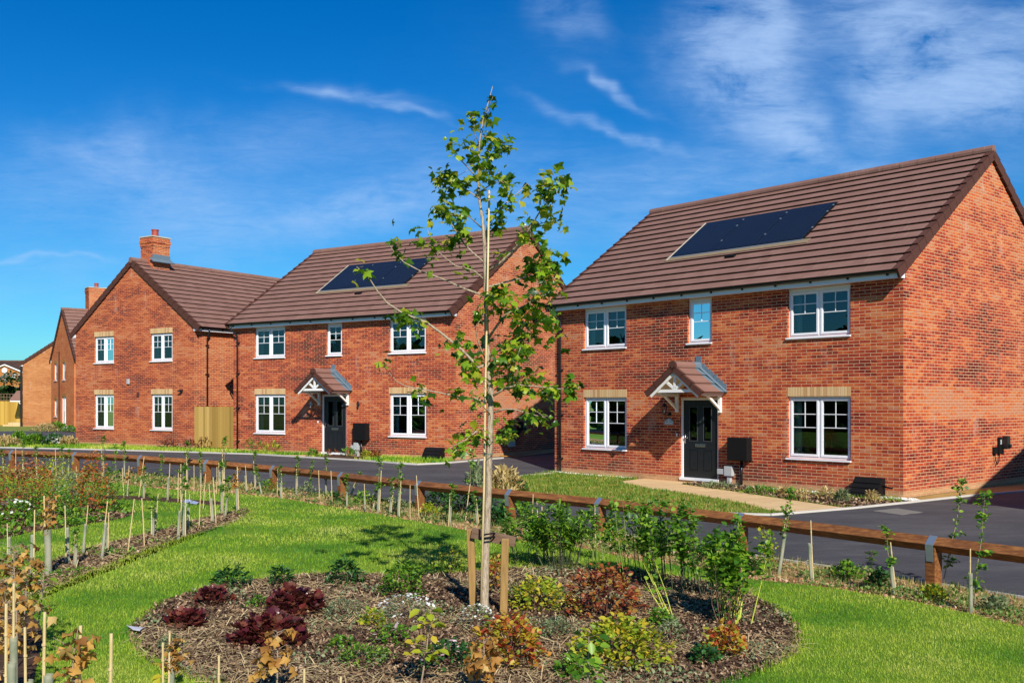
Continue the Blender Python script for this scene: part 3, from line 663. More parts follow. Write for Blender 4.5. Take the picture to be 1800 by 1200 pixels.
def cover(poly, n, leaf, mat, label, clump, power=1.4, excl=()):
    P = samp(poly, n, excl, power); f = np.sin(P[:, 0] * 3.3 + 2 * np.sin(P[:, 1] * 2.3)) + np.sin(P[:, 1] * 4.1 + 1.7 * np.sin(P[:, 0] * 1.9)) + RNG.normal(0, .25, len(P)); q = f > clump; P = P[q]; f = f[q]; n = len(P)
    Z = z3(P, .015); Z[:, 2] += RNG.random(n) * .07 * np.clip(f - clump, 0, 1.2)
    stuff(scatter('ground_cover', *OVAL, Z, rotmats(RNG.uniform(0, 6.28, n), RNG.normal(.5, .5, n), RNG.normal(0, .5, n)), leaf * RNG.uniform(.5, 1.3, n) * np.clip(P[:, 1] / 11, .9, 1.6), mat), label, 'weeds')
cover(bed, 16000, .034, L_GREY, 'low grey green weeds growing through the mulch of the oval bed', .75)
cover(bed3, 5000, .05, L_GREEN, 'low green weeds under the left hand shrubs', -.3, 0)
cover(bed2, 4000, .035, L_GREEN, 'small green weeds in the curved front mulch row', .7, 1.2)
cover(verge, 26000, .04, m_island('verge_weeds', [(.04, .12, .015), (.10, .20, .03), (.20, .27, .06), (.36, .30, .10)], .6, .3), 'low green weeds on the soil strip along the rail', .15, 1.3)
gravA = [ptA(11.0, -.02), ptA(7.9, -.02), ptA(8.2, -.22), ptA(11.0, -.25)]
gravA2 = [ptA(4.7, -.02), ptA(-.3, -.02), ptA(-.6, -.35), ptA(1.0, -.3), ptA(4.3, -.3)]
for q, lb in ((gravA, 'white gravel strip at the left foot of the right house'), (gravA2, 'white gravel strip between the bark mulch and the right house wall')):
    P = samp(q, 1500); n = len(P); stuff(scatter('gravel', *STONE, z3(P, .012), rotmats(RNG.uniform(0, 6, n), RNG.normal(0, .2, n), RNG.normal(0, .2, n)), RNG.uniform(.02, .05, n), PEB), lb, 'gravel')

# ------------------------------------------------------------------ houses
ZE, TAN = 5.05, .696
def window(parent, M, u0, u1, z0, z1, leaves=2, lintel=True, head=0.0, curtain=True, lint_w=(0, 0), rec=.07, openleaf=False, blind=False):
    """front frame coords: u right, v inward, z up"""
    fr = MB(); d0, d1 = rec, rec + .06
    ow = .042
    zt = z1 - head
    fr.box(u0, u0 + ow, d0, d1, z0, zt, M); fr.box(u1 - ow, u1, d0, d1, z0, zt, M)
    fr.box(u0 + ow, u1 - ow, d0, d1, z0, z0 + ow, M); fr.box(u0 + ow, u1 - ow, d0, d1, zt - ow, zt, M)
    if head: fr.box(u0, u1, d0 - .02, d1, zt, z1, M)
    wn = []
    iu0, iu1 = u0 + ow, u1 - ow
    if leaves == 2:
        mid = (iu0 + iu1) / 2; fr.box(mid - .018, mid + .018, d0 + .004, d1, z0 + ow, zt - ow, M); wn = [(iu0, mid - .018), (mid + .018, iu1)]
    else: wn = [(iu0, iu1)]
    w = fr.build('window', WHITE, parent)
    bars = MB(); panes = MB(); sash = MB()
    for (a, b) in wn:
        sw = .058; e = d0 - .014; g = .006
        a2, b2, c2, d2 = a + g, b - g, z0 + ow + g, zt - ow - g
        sash.box(a2, a2 + sw, e, d1 - .01, c2, d2, M); sash.box(b2 - sw, b2, e, d1 - .01, c2, d2, M)
        sash.box(a2 + sw, b2 - sw, e, d1 - .01, c2, c2 + sw, M); sash.box(a2 + sw, b2 - sw, e, d1 - .01, d2 - sw, d2, M)
        pa, pb, pc, pd = a2 + sw, b2 - sw, c2 + sw, d2 - sw
        panes.add([(pa - .01, d0 + .02, pc - .01), (pb + .01, d0 + .02, pc - .01), (pb + .01, d0 + .02, pd + .01), (pa - .01, d0 + .02, pd + .01)], [(0, 1, 2, 3)], M)
        bw = .009; hgt = pd - pc; m2 = (pa + pb) / 2; y0, y1 = d0 + .008, d0 + .034
        for q in (.50, .75): bars.box(pa, pb, y0, y1, pc + hgt * q - bw, pc + hgt * q + bw, M)
        bars.box(m2 - bw, m2 + bw, y0 + .002, y1 - .002, pc + hgt * .5 + bw, pd, M)
    sash.build('sash', WHITE, w, bevel=.004); panes.build('pane', GLASS, w); bars.build('glazing_bar', WHITE, w)
    sm = MB(); sm.box(u0 - .03, u1 + .015, -.055, rec + .01, z0 - .042, z0 - .004, M); sm.build('sill', WHITE, w, bevel=.004)
    if curtain:
        cu = MB()
        for (a, b) in wn[:1] if leaves == 2 else []:
            n = 8; wd = .22
            for i in range(n):
                x0 = a + .0 + wd * i / n; x1 = a + wd * (i + 1) / n; yy = .22 + .02 * (i % 2); y2 = .22 + .02 * ((i + 1) % 2)
                cu.add([(x0, yy, z0 + .02), (x1, y2, z0 + .02), (x1, y2, z1 - .02), (x0, yy, z1 - .02)], [(0, 1, 2, 3)], M)
        if leaves == 1 or blind:
            for i in range(14):
                x0 = u0 + (u1 - u0) * i / 14; x1 = u0 + (u1 - u0) * (i + 1) / 14
                cu.add([(x0, .2 + .02 * (i % 2), z0), (x1, .2 + .02 * ((i + 1) % 2), z0), (x1, .2 + .02 * ((i + 1) % 2), z0 + (z1 - z0) * .5), (x0, .2 + .02 * (i % 2), z0 + (z1 - z0) * .5)], [(0, 1, 2, 3)], M)
        if cu.v: cu.build('curtain', CURT, w)
    if lintel:
        lm = MB(); lm.box(u0 - .005, u1 + .005, -.006, .1, z1 + .004, z1 + .226, M); lm.build('lintel', LINT, w)
    return w

def wall_side(mb, length, M, holes, rec=.13, z0=-.4, z1=ZE, gable=False, apex=None):
    us = sorted(set([0, length] + [h[0] for h in holes] + [h[1] for h in holes])); zs = sorted(set([z0, z1] + [h[2] for h in holes] + [h[3] for h in holes]))
    for i in range(len(us) - 1):
        for j in range(len(zs) - 1):
            a, b, c, d = us[i], us[i + 1], zs[j], zs[j + 1]
            if any(h[0] <= (a + b) / 2 <= h[1] and h[2] <= (c + d) / 2 <= h[3] for h in holes): continue
            mb.add([(a, 0, c), (b, 0, c), (b, 0, d), (a, 0, d)], [(0, 1, 2, 3)], M)
    for (a, b, c, d) in holes:
        for q in ([(a, 0, c), (a, rec, c), (a, rec, d), (a, 0, d)], [(b, 0, c), (b, 0, d), (b, rec, d), (b, rec, c)], [(a, 0, d), (a, rec, d), (b, rec, d), (b, 0, d)], [(a, 0, c), (b, 0, c), (b, rec, c), (a, rec, c)]):
            mb.add(q, [(0, 1, 2, 3)], M)
    if gable: mb.add([(0, 0, z1), (length, 0, z1), (length / 2, 0, apex)], [(0, 1, 2)], M)

def house(name, label, x, y, z, rz, L, D, brick, front=(), gable0=(), gable1=(), solar=None, tan=TAN, chimney=None, porch=None, door=None, gut_back=False, tile=None, interior=True):
    tile = tile or TILE
    root = empty(name, label, 'house', (x, y, z), rz, None)
    MF = Matrix.Identity(4)
    MG1 = Matrix(((0, -1, 0, L), (1, 0, 0, 0), (0, 0, 1, 0), (0, 0, 0, 1)))
    MG0 = Matrix(((0, 1, 0, 0), (-1, 0, 0, D), (0, 0, 1, 0), (0, 0, 0, 1)))
    MBK = Matrix(((-1, 0, 0, L), (0, -1, 0, D), (0, 0, 1, 0), (0, 0, 0, 1)))
    apex = ZE + tan * D / 2
    wb = MB()
    fh = [w['r'] for w in front] + ([door] if door else [])
    wall_side(wb, L, MF, fh); wall_side(wb, L, MBK, [])
    wall_side(wb, D, MG0, [w['r'] for w in gable0], gable=True, apex=apex); wall_side(wb, D, MG1, [w['r'] for w in gable1], gable=True, apex=apex)
    wb.build('wall', brick, root)
    for Mx, ws in ((MF, front), (MG0, gable0), (MG1, gable1)):
        for w in ws:
            kw = {k: v for k, v in w.items() if k != 'r'}; window(root, Mx, *w['r'], **kw)
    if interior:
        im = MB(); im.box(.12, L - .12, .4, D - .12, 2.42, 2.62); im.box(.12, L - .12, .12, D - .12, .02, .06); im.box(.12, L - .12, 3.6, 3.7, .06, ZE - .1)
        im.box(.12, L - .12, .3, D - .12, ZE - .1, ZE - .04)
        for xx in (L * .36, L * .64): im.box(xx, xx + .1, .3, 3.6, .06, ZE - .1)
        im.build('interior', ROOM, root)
    # roof: separate stepped courses of flat interlocking tiles
    ct = 1 / math.sqrt(1 + tan * tan); st = tan * ct
    o = .35; Lr = (D / 2 + o) / ct; n = round(Lr / .377); gg = Lr / n
    rb = MB(); vbs = [MB(), MB()]
    for side in (0, 1):
        if side == 0: O = Vector((0, -o, ZE + .20 - tan * o)); Sv = Vector((0, ct, st)); Nv = Vector((0, -st, ct))
        else: O = Vector((0, D + o, ZE + .20 - tan * o)); Sv = Vector((0, -ct, st)); Nv = Vector((0, st, ct))
        U = Vector((1, 0, 0))
        rb.slab(O, U, Sv, Nv, .01, L - .01, 0.02, Lr, -.05, -.015, -.05, -.015)
        for k in range(n):
            s0, s1 = k * gg, min((k + 1) * gg + .03, Lr)
            rb.slab(O, U, Sv, Nv, -.02, L + .02, s0, s1, .041, .054, -.014, .000)
            for vb, (a, b) in zip(vbs, ((-.075, -.02), (L + .02, L + .075))):
                vb.slab(O, U, Sv, Nv, a, b, s0 - .03, s1 - .03, -.17, .072, -.20, .034)
            for vb, (a, b) in zip(vbs, ((-.075, .07), (L - .07, L + .075))):
                vb.slab(O, U, Sv, Nv, a, b, s0 - .03, s1 - .03, .055, .070, .012, .030)
    roof = rb.build('roof', tile, root)
    for vb in vbs: vb.build('verge_cap', VERGE, roof)
    rm = MB(); zt = apex + .20 + .02; k = int(L / .46); step = (L + .16) / k
    for i in range(k): rm.tube([(-.08 + i * step, D / 2, zt), (-.08 + (i + 1) * step - .012, D / 2, zt)], .125, 12)
    rm.build('ridge_tile', VERGE if False else tile, roof, smooth=False)
    # eaves
    for s, y0 in ((1, 0), (-1, D)):
        fm = MB(); gm = MB()
        Y = lambda q: y0 - s * q
        a, b = sorted((Y(.2), Y(.215))); fm.box(0, L, a, b, 4.87, 5.035)
        a, b = sorted((Y(.2), Y(0.002))); fm.box(0, L, a, b, 4.872, 4.888)
        for xa, xb in ((-.03, -.002), (L + .002, L + .03)):
            pl = [(Y(.217), 4.868), (Y(-.01), 4.868), (Y(-.01), 5.06), (Y(.217), 4.93)]
            fm.add([(xa, p[0], p[1]) for p in pl] + [(xb, p[0], p[1]) for p in pl], [(0, 1, 2, 3), (7, 6, 5, 4), (0, 4, 5, 1), (1, 5, 6, 2), (2, 6, 7, 3), (3, 7, 4, 0)])
        gm.tube([(-.05, Y(.275), 5.025), (L + .05, Y(.275), 5.025)], .058, 10)
        a, b = sorted((Y(.22), Y(.33))); gm.box(-.05, L + .05, a, b, 5.03, 5.05)
        for i in range(int(L) + 1):
            xx = .25 + i * (L - .5) / int(L); a, b = sorted((Y(.216), Y(.26))); gm.box(xx - .02, xx + .02, a, b, 4.93, 5.0)
        fm.build('fascia', WHITE, root); gm.build('gutter', BLACK, root, smooth=False)
    if solar:
        s0, s1, x0, x1 = solar; O = Vector((0, -o, ZE + .20 - tan * o)); Sv = Vector((0, ct, st)); Nv = Vector((0, -st, ct)); U = Vector((1, 0, 0))
        bk = MB(); bk.slab(O, U, Sv, Nv, x0 - .03, x1 + .03, s0 - .03, s1 + .03, .04, .06, .04, .06)
        arr = bk.build('solar_array', BLACKM, root)
        w = (x1 - x0) / 3
        for i in range(3):
            p = MB(); p.slab(O, U, Sv, Nv, x0 + i * w + .012, x0 + (i + 1) * w - .012, s0, s1, .062, .085, .062, .085); p.build('solar_panel', PANEL, arr)
        sk = MB(); sk.slab(O, U, Sv, Nv, x0 - .12, x1 + .25, s0 - .24, s0 - .03, .05, .058, .055, .063); sk.build('flashing', SAND, arr)
        sg = MB(); sg.slab(O, U, Sv, Nv, x0 - .02, x1 + .02, s0 - .075, s0 - .03, .059, .066, .062, .069); sg.build('flashing', GALV, arr)
        mt = MB(); mt.slab(O, U, Sv, Nv, x0 - .07, x0 - .035, s0 - .2, s1 + .03, .05, .075, .05, .075); mt.build('mortar_edge', MORT, arr)
        for i in range(1, 4):
            for q in (.28, .72, .9): ck = MB(); ck.slab(O, U, Sv, Nv, x0 + i * w - .02, x0 + i * w + .02, s0 + (s1 - s0) * q - .03, s0 + (s1 - s0) * q + .03, .08, .094, .08, .094); ck.build('panel_clamp', GALV, arr)
        vt = MB(); xx = L - 5.37 if L > 10.9 else 5.6; vt.slab(O, U, Sv, Nv, xx - .15, xx + .15, s0 - .52, s0 - .40, .03, .085, .03, .06); vt.build('roof_vent', BLACKM, roof)
    return root

def downpipe(root, M, u, utop, z0=.05, off=.07, ztop=4.99):
    d = MB(); d.tube([(utop, -.275, ztop), (utop, -.275, 4.86), (u, -off, 4.55), (u, -off, 4.4), (u, -off, z0)], .036, 10, M)
    o = d.build('downpipe', BLACK, root, smooth=True)
    for zz in (.45, 1.75, 3.1, 4.3): c = MB(); c.box(u - .05, u + .075, -off - .045, -.004, zz - .02, zz + .02, M); c.build('pipe_clip', BLACK, o)

def porch_canopy(root, uc):
    p, hw, ze, zr = 1.05, .88, 2.36, 3.04
    t = MB(); tan = (zr - ze) / hw; ct = 1 / math.sqrt(1 + tan * tan); st = tan * ct; Ls = hw / ct
    U = Vector((0, 1, 0)); vb = MB(); ld = MB(); wf = MB()
    for sgn in (-1, 1):
        O = Vector((uc + sgn * hw, 0, ze)); Sv = Vector((-sgn * ct, 0, st)); Nv = Vector((sgn * st, 0, ct)); g = Ls / 3
        t.slab(O, U, Sv, Nv, -p + .03, -.02, .0, Ls, -.02, .0, -.02, .0)
        for k in range(3):
            s0, s1 = k * g, min((k + 1) * g + .03, Ls)
            t.slab(O, U, Sv, Nv, -p, -.28, s0, s1, .03, .052, -.004, .012)
            ld.slab(O, U, Sv, Nv, -.28, -.01, s0, s1, .03, .05, .0, .012)
            vb.slab(O, U, Sv, Nv, -p - .05, -p, s0 - .03, s1 - .03, -.09, .07, -.10, .04)
            vb.slab(O, U, Sv, Nv, -p - .05, -p + .06, s0 - .03, s1 - .03, .055, .068, .015, .028)
        ld.slab(O, U, Sv, Nv, -.12, -.012, -.02, Ls, .052, .062, .052, .062)
        for i in range(9):   # stepped lead against the wall
            q = i / 9; bx = uc + sgn * hw * (1 - q); bz = ze + (zr - ze) * q + .06; x2 = bx - sgn * hw / 9
            ld.box(min(bx, x2) - .005, max(bx, x2) + .005, -.018, -.003, bz - .06, bz + .19)
        wf.slab(O, U, Sv, Nv, -p + .01, -p + .04, .04, Ls, -.17, -.03, -.17, -.03)   # barge boards
        wf.box(min(uc + sgn * .8, uc + sgn * .72), max(uc + sgn * .8, uc + sgn * .72), -p + .05, -.02, ze - .06, ze + .02)
    root_c = t.build('porch_canopy', TILE, root)
    vb.tube([(uc, -p - .05, zr + .03), (uc, -p, zr + .03)], .125, 14); vb.build('verge_cap', VERGE, root_c)
    r = MB(); r.tube([(uc, -p, zr + .03), (uc, -.28, zr + .03)], .115, 12); r.build('ridge_tile', TILE, root_c)
    ld.box(uc - .09, uc + .09, -.02, -.003, zr + .02, zr + .3); ld.tube([(uc, -.28, zr + .03), (uc, -.01, zr + .03)], .12, 10)
    ld.build('flashing', LEAD, root_c)
    # gallows truss
    y0, y1 = -p + .045, -p + .075
    wf.box(uc - .62, uc + .62, y0, y1, ze + .02, ze + .10)
    wf.bar((uc, (y0 + y1) / 2, ze + .10), (uc, (y0 + y1) / 2, zr - .12), .028, .08, up=(1, 0, 0))
    for s in (-1, 1): wf.bar((uc + s * .03, (y0 + y1) / 2, ze + .12), (uc + s * .34, (y0 + y1) / 2, ze + .34), .028, .07, up=(0, 0, 1))
    wf.build('truss', WHITEP, root_c)
    sf = MB(); sf.add([(uc - .72, -p + .1, ze - .0), (uc + .72, -p + .1, ze), (uc + .72, -.01, ze), (uc - .72, -.01, ze), (uc, -p + .1, zr - .14), (uc, -.01, zr - .14)], [(0, 4, 5, 3), (4, 1, 2, 5)])
    sf.build('soffit', CREAM, root_c)
    for s in (-1, 1):
        b = MB(); x = uc + s * .70
        b.box(x - .045, x + .045, -.07, -.003, ze - .50, ze + .0); b.box(x - .04, x + .04, -.68, -.07, ze - .075, ze - .002)
        b.bar((x, -.055, ze - .40), (x, -.56, ze - .06), .06, .06)
        b.build('bracket', WHITEP, root_c, bevel=.004)

def front_door(root, r):
    u0, u1, z0, z1 = r
    f = MB(); f.box(u0, u0 + .065, .05, .12, z0, z1); f.box(u1 - .065, u1, .05, .12, z0, z1); f.box(u0 + .065, u1 - .065, .05, .12, z1 - .065, z1)
    f.box(u0 - .01, u1 + .01, -.03, .12, z0 - .04, z0 + .03)
    fo = f.build('door_frame', WHITE, root, bevel=.004)
    d = MB(); a, b, c, e = u0 + .07, u1 - .07, z0 + .035, z1 - .07; y = .075
    W_ = b - a; H_ = e - c
    cx = [a, a + W_ * .17, a + W_ * .42, a + W_ * .58, a + W_ * .83, b]; cz = [c, c + H_ * .09, c + H_ * .36, c + H_ * .47, c + H_ * .92, e]
    for i in range(5):
        for j in range(5):
            pan = i in (1, 3) and j in (1, 3)
            if pan and j == 3: continue
            yy = y + .012 if pan else y
            d.box(cx[i], cx[i + 1], yy, y + .045, cz[j], cz[j + 1])
            if pan: d.box(cx[i] + .03, cx[i + 1] - .03, y - .004, y + .02, cz[j] + .03, cz[j + 1] - .03)
    do = d.build('front_door', DOORM, root)
    gl = MB()
    for i in (1, 3): gl.add([(cx[i], y + .02, cz[3]), (cx[i + 1], y + .02, cz[3]), (cx[i + 1], y + .02, cz[4]), (cx[i], y + .02, cz[4])], [(0, 1, 2, 3)])
    gl.build('pane', GLASS, do)
    tr = MB()
    for i in (1, 3):
        for (p, q) in ((cx[i], cx[i] + .02), (cx[i + 1] - .02, cx[i + 1])): tr.box(p, q, y - .012, y, cz[3], cz[4])
        for (p, q) in ((cz[3], cz[3] + .02), (cz[4] - .02, cz[4])): tr.box(cx[i] + .02, cx[i + 1] - .02, y - .012, y, p, q)
    tr.build('glazing_frame', m_plain('dark_grey_trim', (.05, .055, .06), .35), do)
    lp = MB(); m = (a + b) / 2; lp.box(m - .16, m + .16, y - .02, y, c + H_ * .40, c + H_ * .44); lp.build('letter_plate', CHROME, do, bevel=.004)
    hd = MB(); hd.box(a + .03, a + .065, y - .012, y, c + H_ * .44, c + H_ * .56); hd.tube([(a + .048, y - .012, c + H_ * .51), (a + .048, y - .05, c + H_ * .51), (a + .17, y - .055, c + H_ * .512)], .011, 8); hd.build('door_handle', CHROME, do, smooth=True)
    kn = MB(); kn.tube([(m, y - .012, c + H_ * .72), (m, y, c + H_ * .72)], .02, 10); kn.build('spy_hole', CHROME, do)
    mt = MB(); mt.box(u0 + .25, u1 + .1, -.65, -.2, .016, .032)

def wallbox(root, name, mat, u0, u1, z0, z1, dep, bevel=.01, M=None):
    b = MB(); b.box(u0, u1, -dep, -.003, z0, z1, M); return b.build(name, mat, root, bevel=bevel)

def gas_housing(root, u0, u1):   # half-buried sloping meter housing
    b = MB(); z0, z1 = .0, .42
    pr = [(-.42, z0), (-.003, z0), (-.003, z1), (-.10, z1 + .0), (-.30, .30)]
    pr = [(-.45, z0), (-.003, z0), (-.003, .43), (-.17, .43)]
    b.add([(u0, p[0], p[1]) for p in pr] + [(u1, p[0], p[1]) for p in pr], [(0, 1, 2, 3), (7, 6, 5, 4), (0, 4, 5, 1), (1, 5, 6, 2), (2, 6, 7, 3), (3, 7, 4, 0)])
    for i in range(4):
        q = i / 4; y = -.45 + .28 * q; z = .43 * q; y2 = -.45 + .28 * (q + .25); z2 = .43 * (q + .25)
        b.hexa([(u0 - .01, y - .03, z), (u1 + .01, y - .03, z), (u1 + .01, y2 - .005, z2), (u0 - .01, y2 - .005, z2), (u0 - .01, y - .012, z + .015), (u1 + .01, y - .012, z + .015), (u1 + .01, y2 + .005, z2 + .012), (u0 - .01, y2 + .005, z2 + .012)])
    b.build('gas_meter_housing', BLACKM, root)

def lantern(root, u, z):
    b = MB(); b.tube([(u + .03, -.003, z - .12), (u + .03, -.03, z - .12)], .055, 14); b.tube([(u + .03, -.03, z - .12), (u + .0, -.12, z - .17), (u - .03, -.17, z - .12)], .014, 8)
    b.tube([(u - .03, -.17, z + .08), (u - .03, -.17, z + .15), (u - .03, -.17, z + .18)], [.085, .04, .008], 6); b.tube([(u - .03, -.17, z - .13), (u - .03, -.17, z - .10)], [.035, .05], 6)
    for k in range(6):
        a = k * math.pi / 3; b.bar((u - .03 + .047 * math.cos(a), -.17 + .047 * math.sin(a), z - .10), (u - .03 + .075 * math.cos(a), -.17 + .075 * math.sin(a), z + .08), .01, .01)
    o = b.build('wall_lantern', BLACK, root)
    g = MB(); g.tube([(u - .03, -.17, z - .09), (u - .03, -.17, z + .0)], .018, 8); g.build('bulb', WHITE, o, smooth=True)

KX = 1.0
def win(u0, u1, z0, z1, **k): d = dict(r=(u0, u1, z0, z1)); d.update(k); return d
def type_a(name, label, X, Y, z, th, Wd):
    k = Wd / 11.03
    fr = [win(1.22 * k, 2.89 * k, 3.69, 4.868, lintel=False, head=.045), win(5.06 * k, 5.84 * k, 3.69, 4.868, leaves=1, lintel=False, head=.045), win(8.10 * k, 9.76 * k, 3.69, 4.868, lintel=False, head=.045),
          win(1.22 * k, 2.90 * k, .785, 2.27), win(8.10 * k, 9.77 * k, .785, 2.27)]
    dr = (4.80 * k, 6.05 * k, .10, 2.25)
    ox = X + Wd * (-math.cos(th)); oy = Y + Wd * math.sin(th)
    # panels: distance up the slope from the eave line
    ct = 1 / math.sqrt(1 + TAN ** 2)
    solar = ((1.46 + .35) / ct, (3.12 + .35) / ct, Wd - 7.68 * k, Wd - 3.40 * k)
    r = house(name, label, ox, oy, z, -th, Wd, 9.2, BR, front=fr, solar=solar, door=dr)
    front_door(r, dr); porch_canopy(r, (dr[0] + dr[1]) / 2 - .0)
    downpipe(r, Matrix.Identity(4), .30, .12)
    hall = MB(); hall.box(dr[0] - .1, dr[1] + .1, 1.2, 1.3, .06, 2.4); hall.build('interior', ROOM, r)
    return r
TA = math.atan(1744 / 1560); TB = math.atan(1744 / 2700)
A = type_a('brick_house', 'large red brick house at the right with its sunlit gable end and three solar panels', 8.654, 21.94, 0.0, TA, 11.03)
Wd = 11.03
wallbox(A, 'meter_cabinet', BLACKM, Wd - 4.55, Wd - 3.95, .66, 1.24, .22)
b = MB(); b.tube([(Wd - 4.22, -.07, .66), (Wd - 4.22, -.07, .05)], .035, 10); b.build('cable_duct', BLACK, A, smooth=True)
b = MB(); b.box(Wd - 4.72, Wd - 4.48, -.12, -.003, .25, .50); b.box(Wd - 4.65, Wd - 4.55, -.09, -.003, -.05, .25); b.box(Wd - 4.95, Wd - 4.74, -.10, -.003, .28, .42); b.build('junction_box', GREYP, A, bevel=.008)
gas_housing(A, Wd - 1.05, Wd - .42)
b = MB(); b.tube([(Wd - .43, -.12, .26), (Wd - .2, -.14, .22), (Wd - .17, -.14, .25)], .02, 8); b.build('outside_tap', BLACK, A, smooth=True)
lantern(A, Wd - 6.60, 1.93)
def sign(root, u, z):
    pl = [(-.15, -.075), (.15, -.075), (.15, .03), (.08, .04)] + [(.08 * math.cos(a), .04 + .055 * math.sin(a)) for a in [math.pi * i / 8 for i in range(9)]] + [(-.15, .03)]
    b = MB(); b.prism([(u + p[0], z + p[1]) for p in pl], -.018, -.003); o = b.build('house_number_sign', m_plain('slate_plaque', (.34, .40, .40), .5, .2, 30), root)
    c = MB(); q = 'seg'
    for (x0, x1, za, zb) in ((-.012, .012, .055, .062), (-.012, .012, -.002, .005), (-.012, .012, .027, .033), (-.018, -.012, -.002, .062), (.012, .018, -.002, .062)): c.box(u + x0, u + x1, -.022, -.017, z + za, z + zb)
    for i in range(5): c.box(u - .12 + i * .05, u - .12 + i * .05 + .034, -.021, -.017, z - .045, z - .028)
    c.build('raised_figure', WHITEP, o)
sign(A, Wd - 6.60, 1.60)
wallbox(A, 'doorbell', WHITE, Wd - 6.35, Wd - 6.31, 1.22, 1.30, .02, .003)
MG1 = Matrix(((0, -1, 0, Wd), (1, 0, 0, 0), (0, 0, 1, 0), (0, 0, 0, 1)))
def charger(root, u, z, M):
    b = MB(); b.box(u - .16, u + .0, -.07, -.003, z - .30, z + .12, M); b.box(u - .46, u - .28, -.07, -.003, z - .3, z - .12, M); o = b.build('car_charger', BLACKM, root, bevel=.012)
    c = MB(); c.box(u - .02, u + .17, -.20, -.072, z - .18, z + .15, M); c.tube([(u + .1, -.20, z - .1), (u + .1, -.25, z - .1)], .05, 12, M); c.build('charger_body', BLACK, o, bevel=.02)
    c = MB(); c.tube([(u - .37, -.04, z - .30), (u - .36, -.05, z - .45), (u - .28, -.05, z - .56), (u - .18, -.05, z - .5), (u - .10, -.04, z - .30)], .013, 8, M); c.build('cable', BLACK, o, smooth=True)
    c = MB(); c.box(u - .13, u - .05, -.075, -.071, z - .06, z + .06, M); c.build('label', GREYP, o)
charger(A, 5.1, 1.12, MG1)
B = type_a('brick_house', 'middle red brick house with a gabled porch and solar panels, behind the young tree', -1.895, 33.38, .155, TB, 10.87)
Wb = 10.87
wallbox(B, 'meter_cabinet', BLACKM, Wb - 4.42, Wb - 3.80, .60, 1.22, .2)
b = MB(); b.tube([(Wb - 4.13, -.07, .60), (Wb - 4.13, -.07, .0)], .035, 10); b.build('cable_duct', BLACK, B, smooth=True)
b = MB(); b.box(Wb - 4.46, Wb - 4.26, -.12, -.003, .25, .52); b.box(Wb - 4.42, Wb - 4.30, -.09, -.003, -.1, .25); b.box(Wb - 4.62, Wb - 4.47, -.1, -.003, .28, .42); b.build('junction_box', GREYP, B, bevel=.008)
gas_housing(B, Wb - 1.15, Wb - .45)
for uu in (Wb - 6.62, Wb - 4.30):
    b = MB(); b.tube([(uu, -.06, 1.78), (uu, -.06, 2.0)], .035, 12); b.box(uu - .03, uu + .03, -.04, -.003, 1.85, 1.93); b.build('wall_light', GREYP if uu < 5 else BLACK, B)
wallbox(B, 'doorbell', WHITE, Wb - 6.33, Wb - 6.28, 1.2, 1.28, .02, .003)
MG1b = Matrix(((0, -1, 0, Wb), (1, 0, 0, 0), (0, 0, 1, 0), (0, 0, 0, 1)))
charger(B, 4.0, 1.1, MG1b)
b = MB(); b.box(3.2, 3.6, -.08, -.003, .35, .6, MG1b); b.build('socket_box', GREYP, B)

# house C : gable end to the road.  origin = right front corner, X' = depth
thg = math.atan2(.8397, .5430)
DC = 8.12
cw = lambda t0, t1, z0, z1, **k: win(DC - t1, DC - t0, z0, z1, **k)
Ch = house('brick_house', 'red brick house on the left with a chimney and its gable facing the road', -13.09, 40.86, .19, thg, 10.9, DC, BRC,
           gable0=[cw(5.32, 6.72, 3.68, 4.85, blind=False), cw(1.37, 2.80, 3.68, 4.85), cw(5.32, 6.72, .77, 2.27), cw(1.37, 2.76, .77, 2.27)])
def chimney(root, x0, x1, y0, y1, zb, zt, brick, potc=True):
    b = MB(); b.box(x0, x1, y0, y1, zb, zt)
    for i, q in enumerate((.02, .045)): b.box(x0 - q, x1 + q, y0 - q, y1 + q, zt - .40 + i * .14, zt - .40 + (i + 1) * .14 - .004)
    b.box(x0 - .02, x1 + .02, y0 - .02, y1 + .02, zt - .12, zt)
    o = b.build('chimney', brick, root)
    c = MB(); c.box(x0 - .05, x1 + .05, y0 - .05, y1 + .05, zt + .001, zt + .05); c.build('chimney_cap', MORT, o)
    p = MB(); mx, my = (x0 + x1) / 2, (y0 + y1) / 2; p.tube([(mx, my, zt + .05), (mx, my, zt + .1), (mx, my, zt + .34), (mx, my, zt + .36), (mx, my, zt + .40)], [.17, .15, .14, .165, .165], 16); p.build('chimney_pot', POT, o, smooth=False)
    return o
MGc = Matrix(((0, 1, 0, 0), (-1, 0, 0, DC), (0, 0, 1, 0), (0, 0, 0, 1)))
cho = chimney(Ch, .74, 1.62, 3.62, 4.46, 7.6, 9.18, BRC)
b = MB(); ct = 1 / math.sqrt(1 + TAN ** 2)
b.hexa([(.62, 3.42, 8.05 - .0), (1.74, 3.42, 8.05), (1.74, 3.70, 8.24), (.62, 3.70, 8.24), (.62, 3.40, 8.08), (1.74, 3.40, 8.08), (1.74, 3.68, 8.27), (.62, 3.68, 8.27)])
b.box(.72, 1.64, 3.60, 3.618, 8.05, 8.42); b.build('flashing', LEAD, cho)
downpipe(Ch, Matrix.Identity(4), .62, .55, z0=.05)
wallbox(Ch, 'alarm_box', GREYP, DC - 4.36, DC - 4.20, 2.72, 2.94, .06, .01, MGc); wallbox(Ch, 'air_vent', m_plain('brown_vent', (.08, .03, .02), .6), DC - 3.70, DC - 3.54, 2.17, 2.36, .03, .005, MGc)
